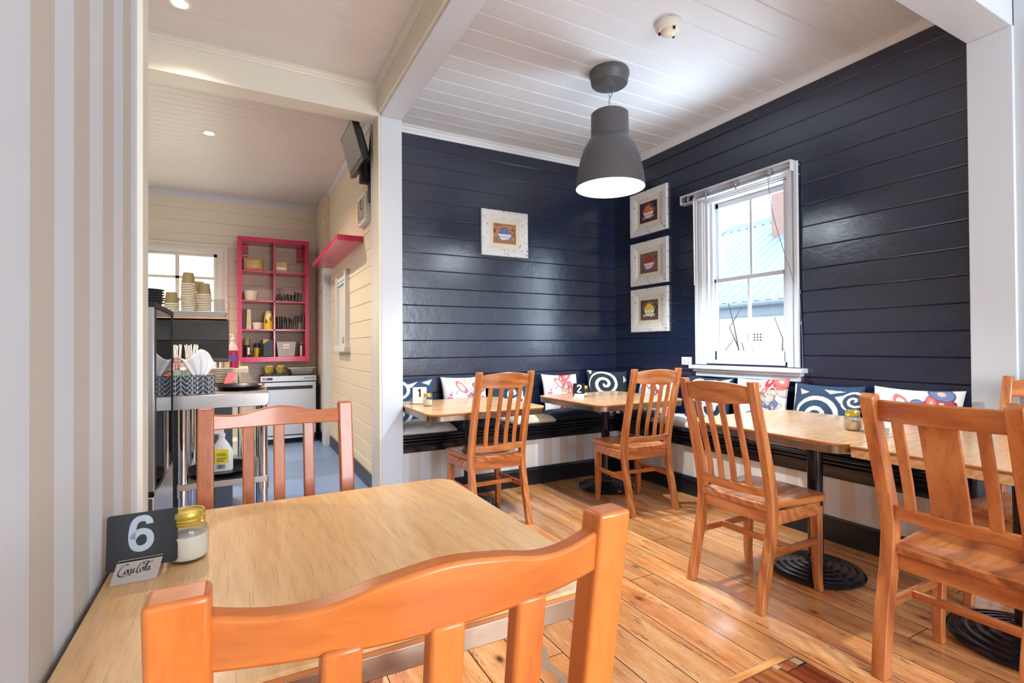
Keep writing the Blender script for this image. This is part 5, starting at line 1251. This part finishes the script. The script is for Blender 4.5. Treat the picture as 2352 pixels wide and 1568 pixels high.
for k, (x, y) in enumerate(((-.40,2.72),(-.42,2.86),(-.5,2.75))):
    tb_ = thing('glass_bottle', 'dark bottle standing inside the glass drinks fridge', 'bottle', (x,y,cz0+.001), 0, 'bottles in the drinks fridge')
    b = B(); b.lathe([(.03,0),(.031,.14),(.012,.2),(.012,.24)], (0,0,0), 16); obj('body', b, plain('bottle_teal', rgb(40,70,76), .15), tb_, smooth=40)
    b = B(); b.lathe([(.014,.24),(.014,.255),(0,.255)], (0,0,0), 12); obj('cap', b, M['chrome'], tb_)
sb = B(); sb.lathe([(.04,0),(.06,.012),(.075,.02),(.073,.022),(.05,.014),(0,.01)], (0,0,0), 24); sp = obj('saucer', sb, plain('dark_saucer', rgb(64,66,66), .3), smooth=40); tag(sp, 'dark saucer in the pile on top of the drinks fridge', 'saucer', 'saucers on the drinks fridge')
for k in range(6):
    p = sp if k == 0 else sp.copy()
    if k: C.objects.link(p)
    p.location = (cx1-.075,2.85,cz1+.0205+k*.012)

# ------------------------------------------------------------------ light
W = bpy.data.worlds.new('sky'); bpy.context.scene.world = W; W.use_nodes = True
nt = W.node_tree; nt.nodes.clear(); wo = nt.nodes.new('ShaderNodeOutputWorld'); bg = nt.nodes.new('ShaderNodeBackground')
bg.inputs[0].default_value = (.80,.90,1.0,1); bg.inputs[1].default_value = 7.0; nt.links.new(bg.outputs[0], wo.inputs[0])
def light(name, kind, loc, energy, color, size=None, size_y=None, direction=None, **k):
    l = bpy.data.lights.new(name, kind); l.energy = energy; l.color = color
    if kind == 'AREA': l.shape = 'RECTANGLE'; l.size = size; l.size_y = size_y
    elif size and kind in ('POINT','SPOT'): l.shadow_soft_size = size
    o = bpy.data.objects.new(name, l); C.objects.link(o); o.location = loc
    if direction: o.rotation_euler = Vector(direction).to_track_quat('-Z','Y').to_euler()
    for a, v in k.items(): setattr(l, a, v)
    return o
# daylight through the shop front behind the camera and the sash window
light('shopfront_daylight', 'AREA', (1.9,-3.15,1.65), 85, (.88,.94,1.0), 2.5, 1.45, (0,1,0))
p = light('window_portal', 'AREA', (XR+.15,2.725,1.77), 1, (1,1,1), .75, 1.42, (-1,0,0)); p.data.cycles.is_portal = True
p = light('kitchen_portal', 'AREA', (-.75,KY+.15,1.83), 1, (1,1,1), 1.0, 1.2, (0,-1,0)); p.data.cycles.is_portal = True
p = light('shopfront_portal', 'AREA', (1.9,-3.11,1.65), 1, (1,1,1), 2.6, 1.5, (0,1,0)); p.data.cycles.is_portal = True
light('courtyard_bounce', 'AREA', (4.7,2.7,.35), 190, (.78,.90,1.0), 1.6, 1.6, (-1,-.05,.75))
light('pendant_light', 'POINT', (PX,PY,2.49), 140, (.86,.96,1.0), .05)
light('sun', 'SUN', (0,0,10), .8, (1,.96,.9), direction=(.75,-.12,-.62), angle=.01)
light('added_foyer_spot', 'SPOT', (-1.6,2.6,ZC-.02), 110, (1,.82,.64), .04, None, (0,0,-1), spot_size=2.5, spot_blend=.8)  # added spot out of view, no fixture, brightens the foyer
light('added_kitchen_spot', 'SPOT', (-1.6,5.4,ZC-.02), 150, (1,.82,.64), .04, None, (0,0,-1), spot_size=2.5, spot_blend=.8)  # unseen extra spot without a fitting, added to warm the kitchen
vs = bpy.context.scene.view_settings
vs.view_transform = 'Standard'; vs.look = 'None'; vs.gamma = 1; vs.exposure = .55; vs.use_curve_mapping = False
bpy.context.scene.cycles.use_denoising = True
bpy.context.scene.cycles.max_bounces = 10
bpy.context.scene.cycles.transparent_max_bounces = 16
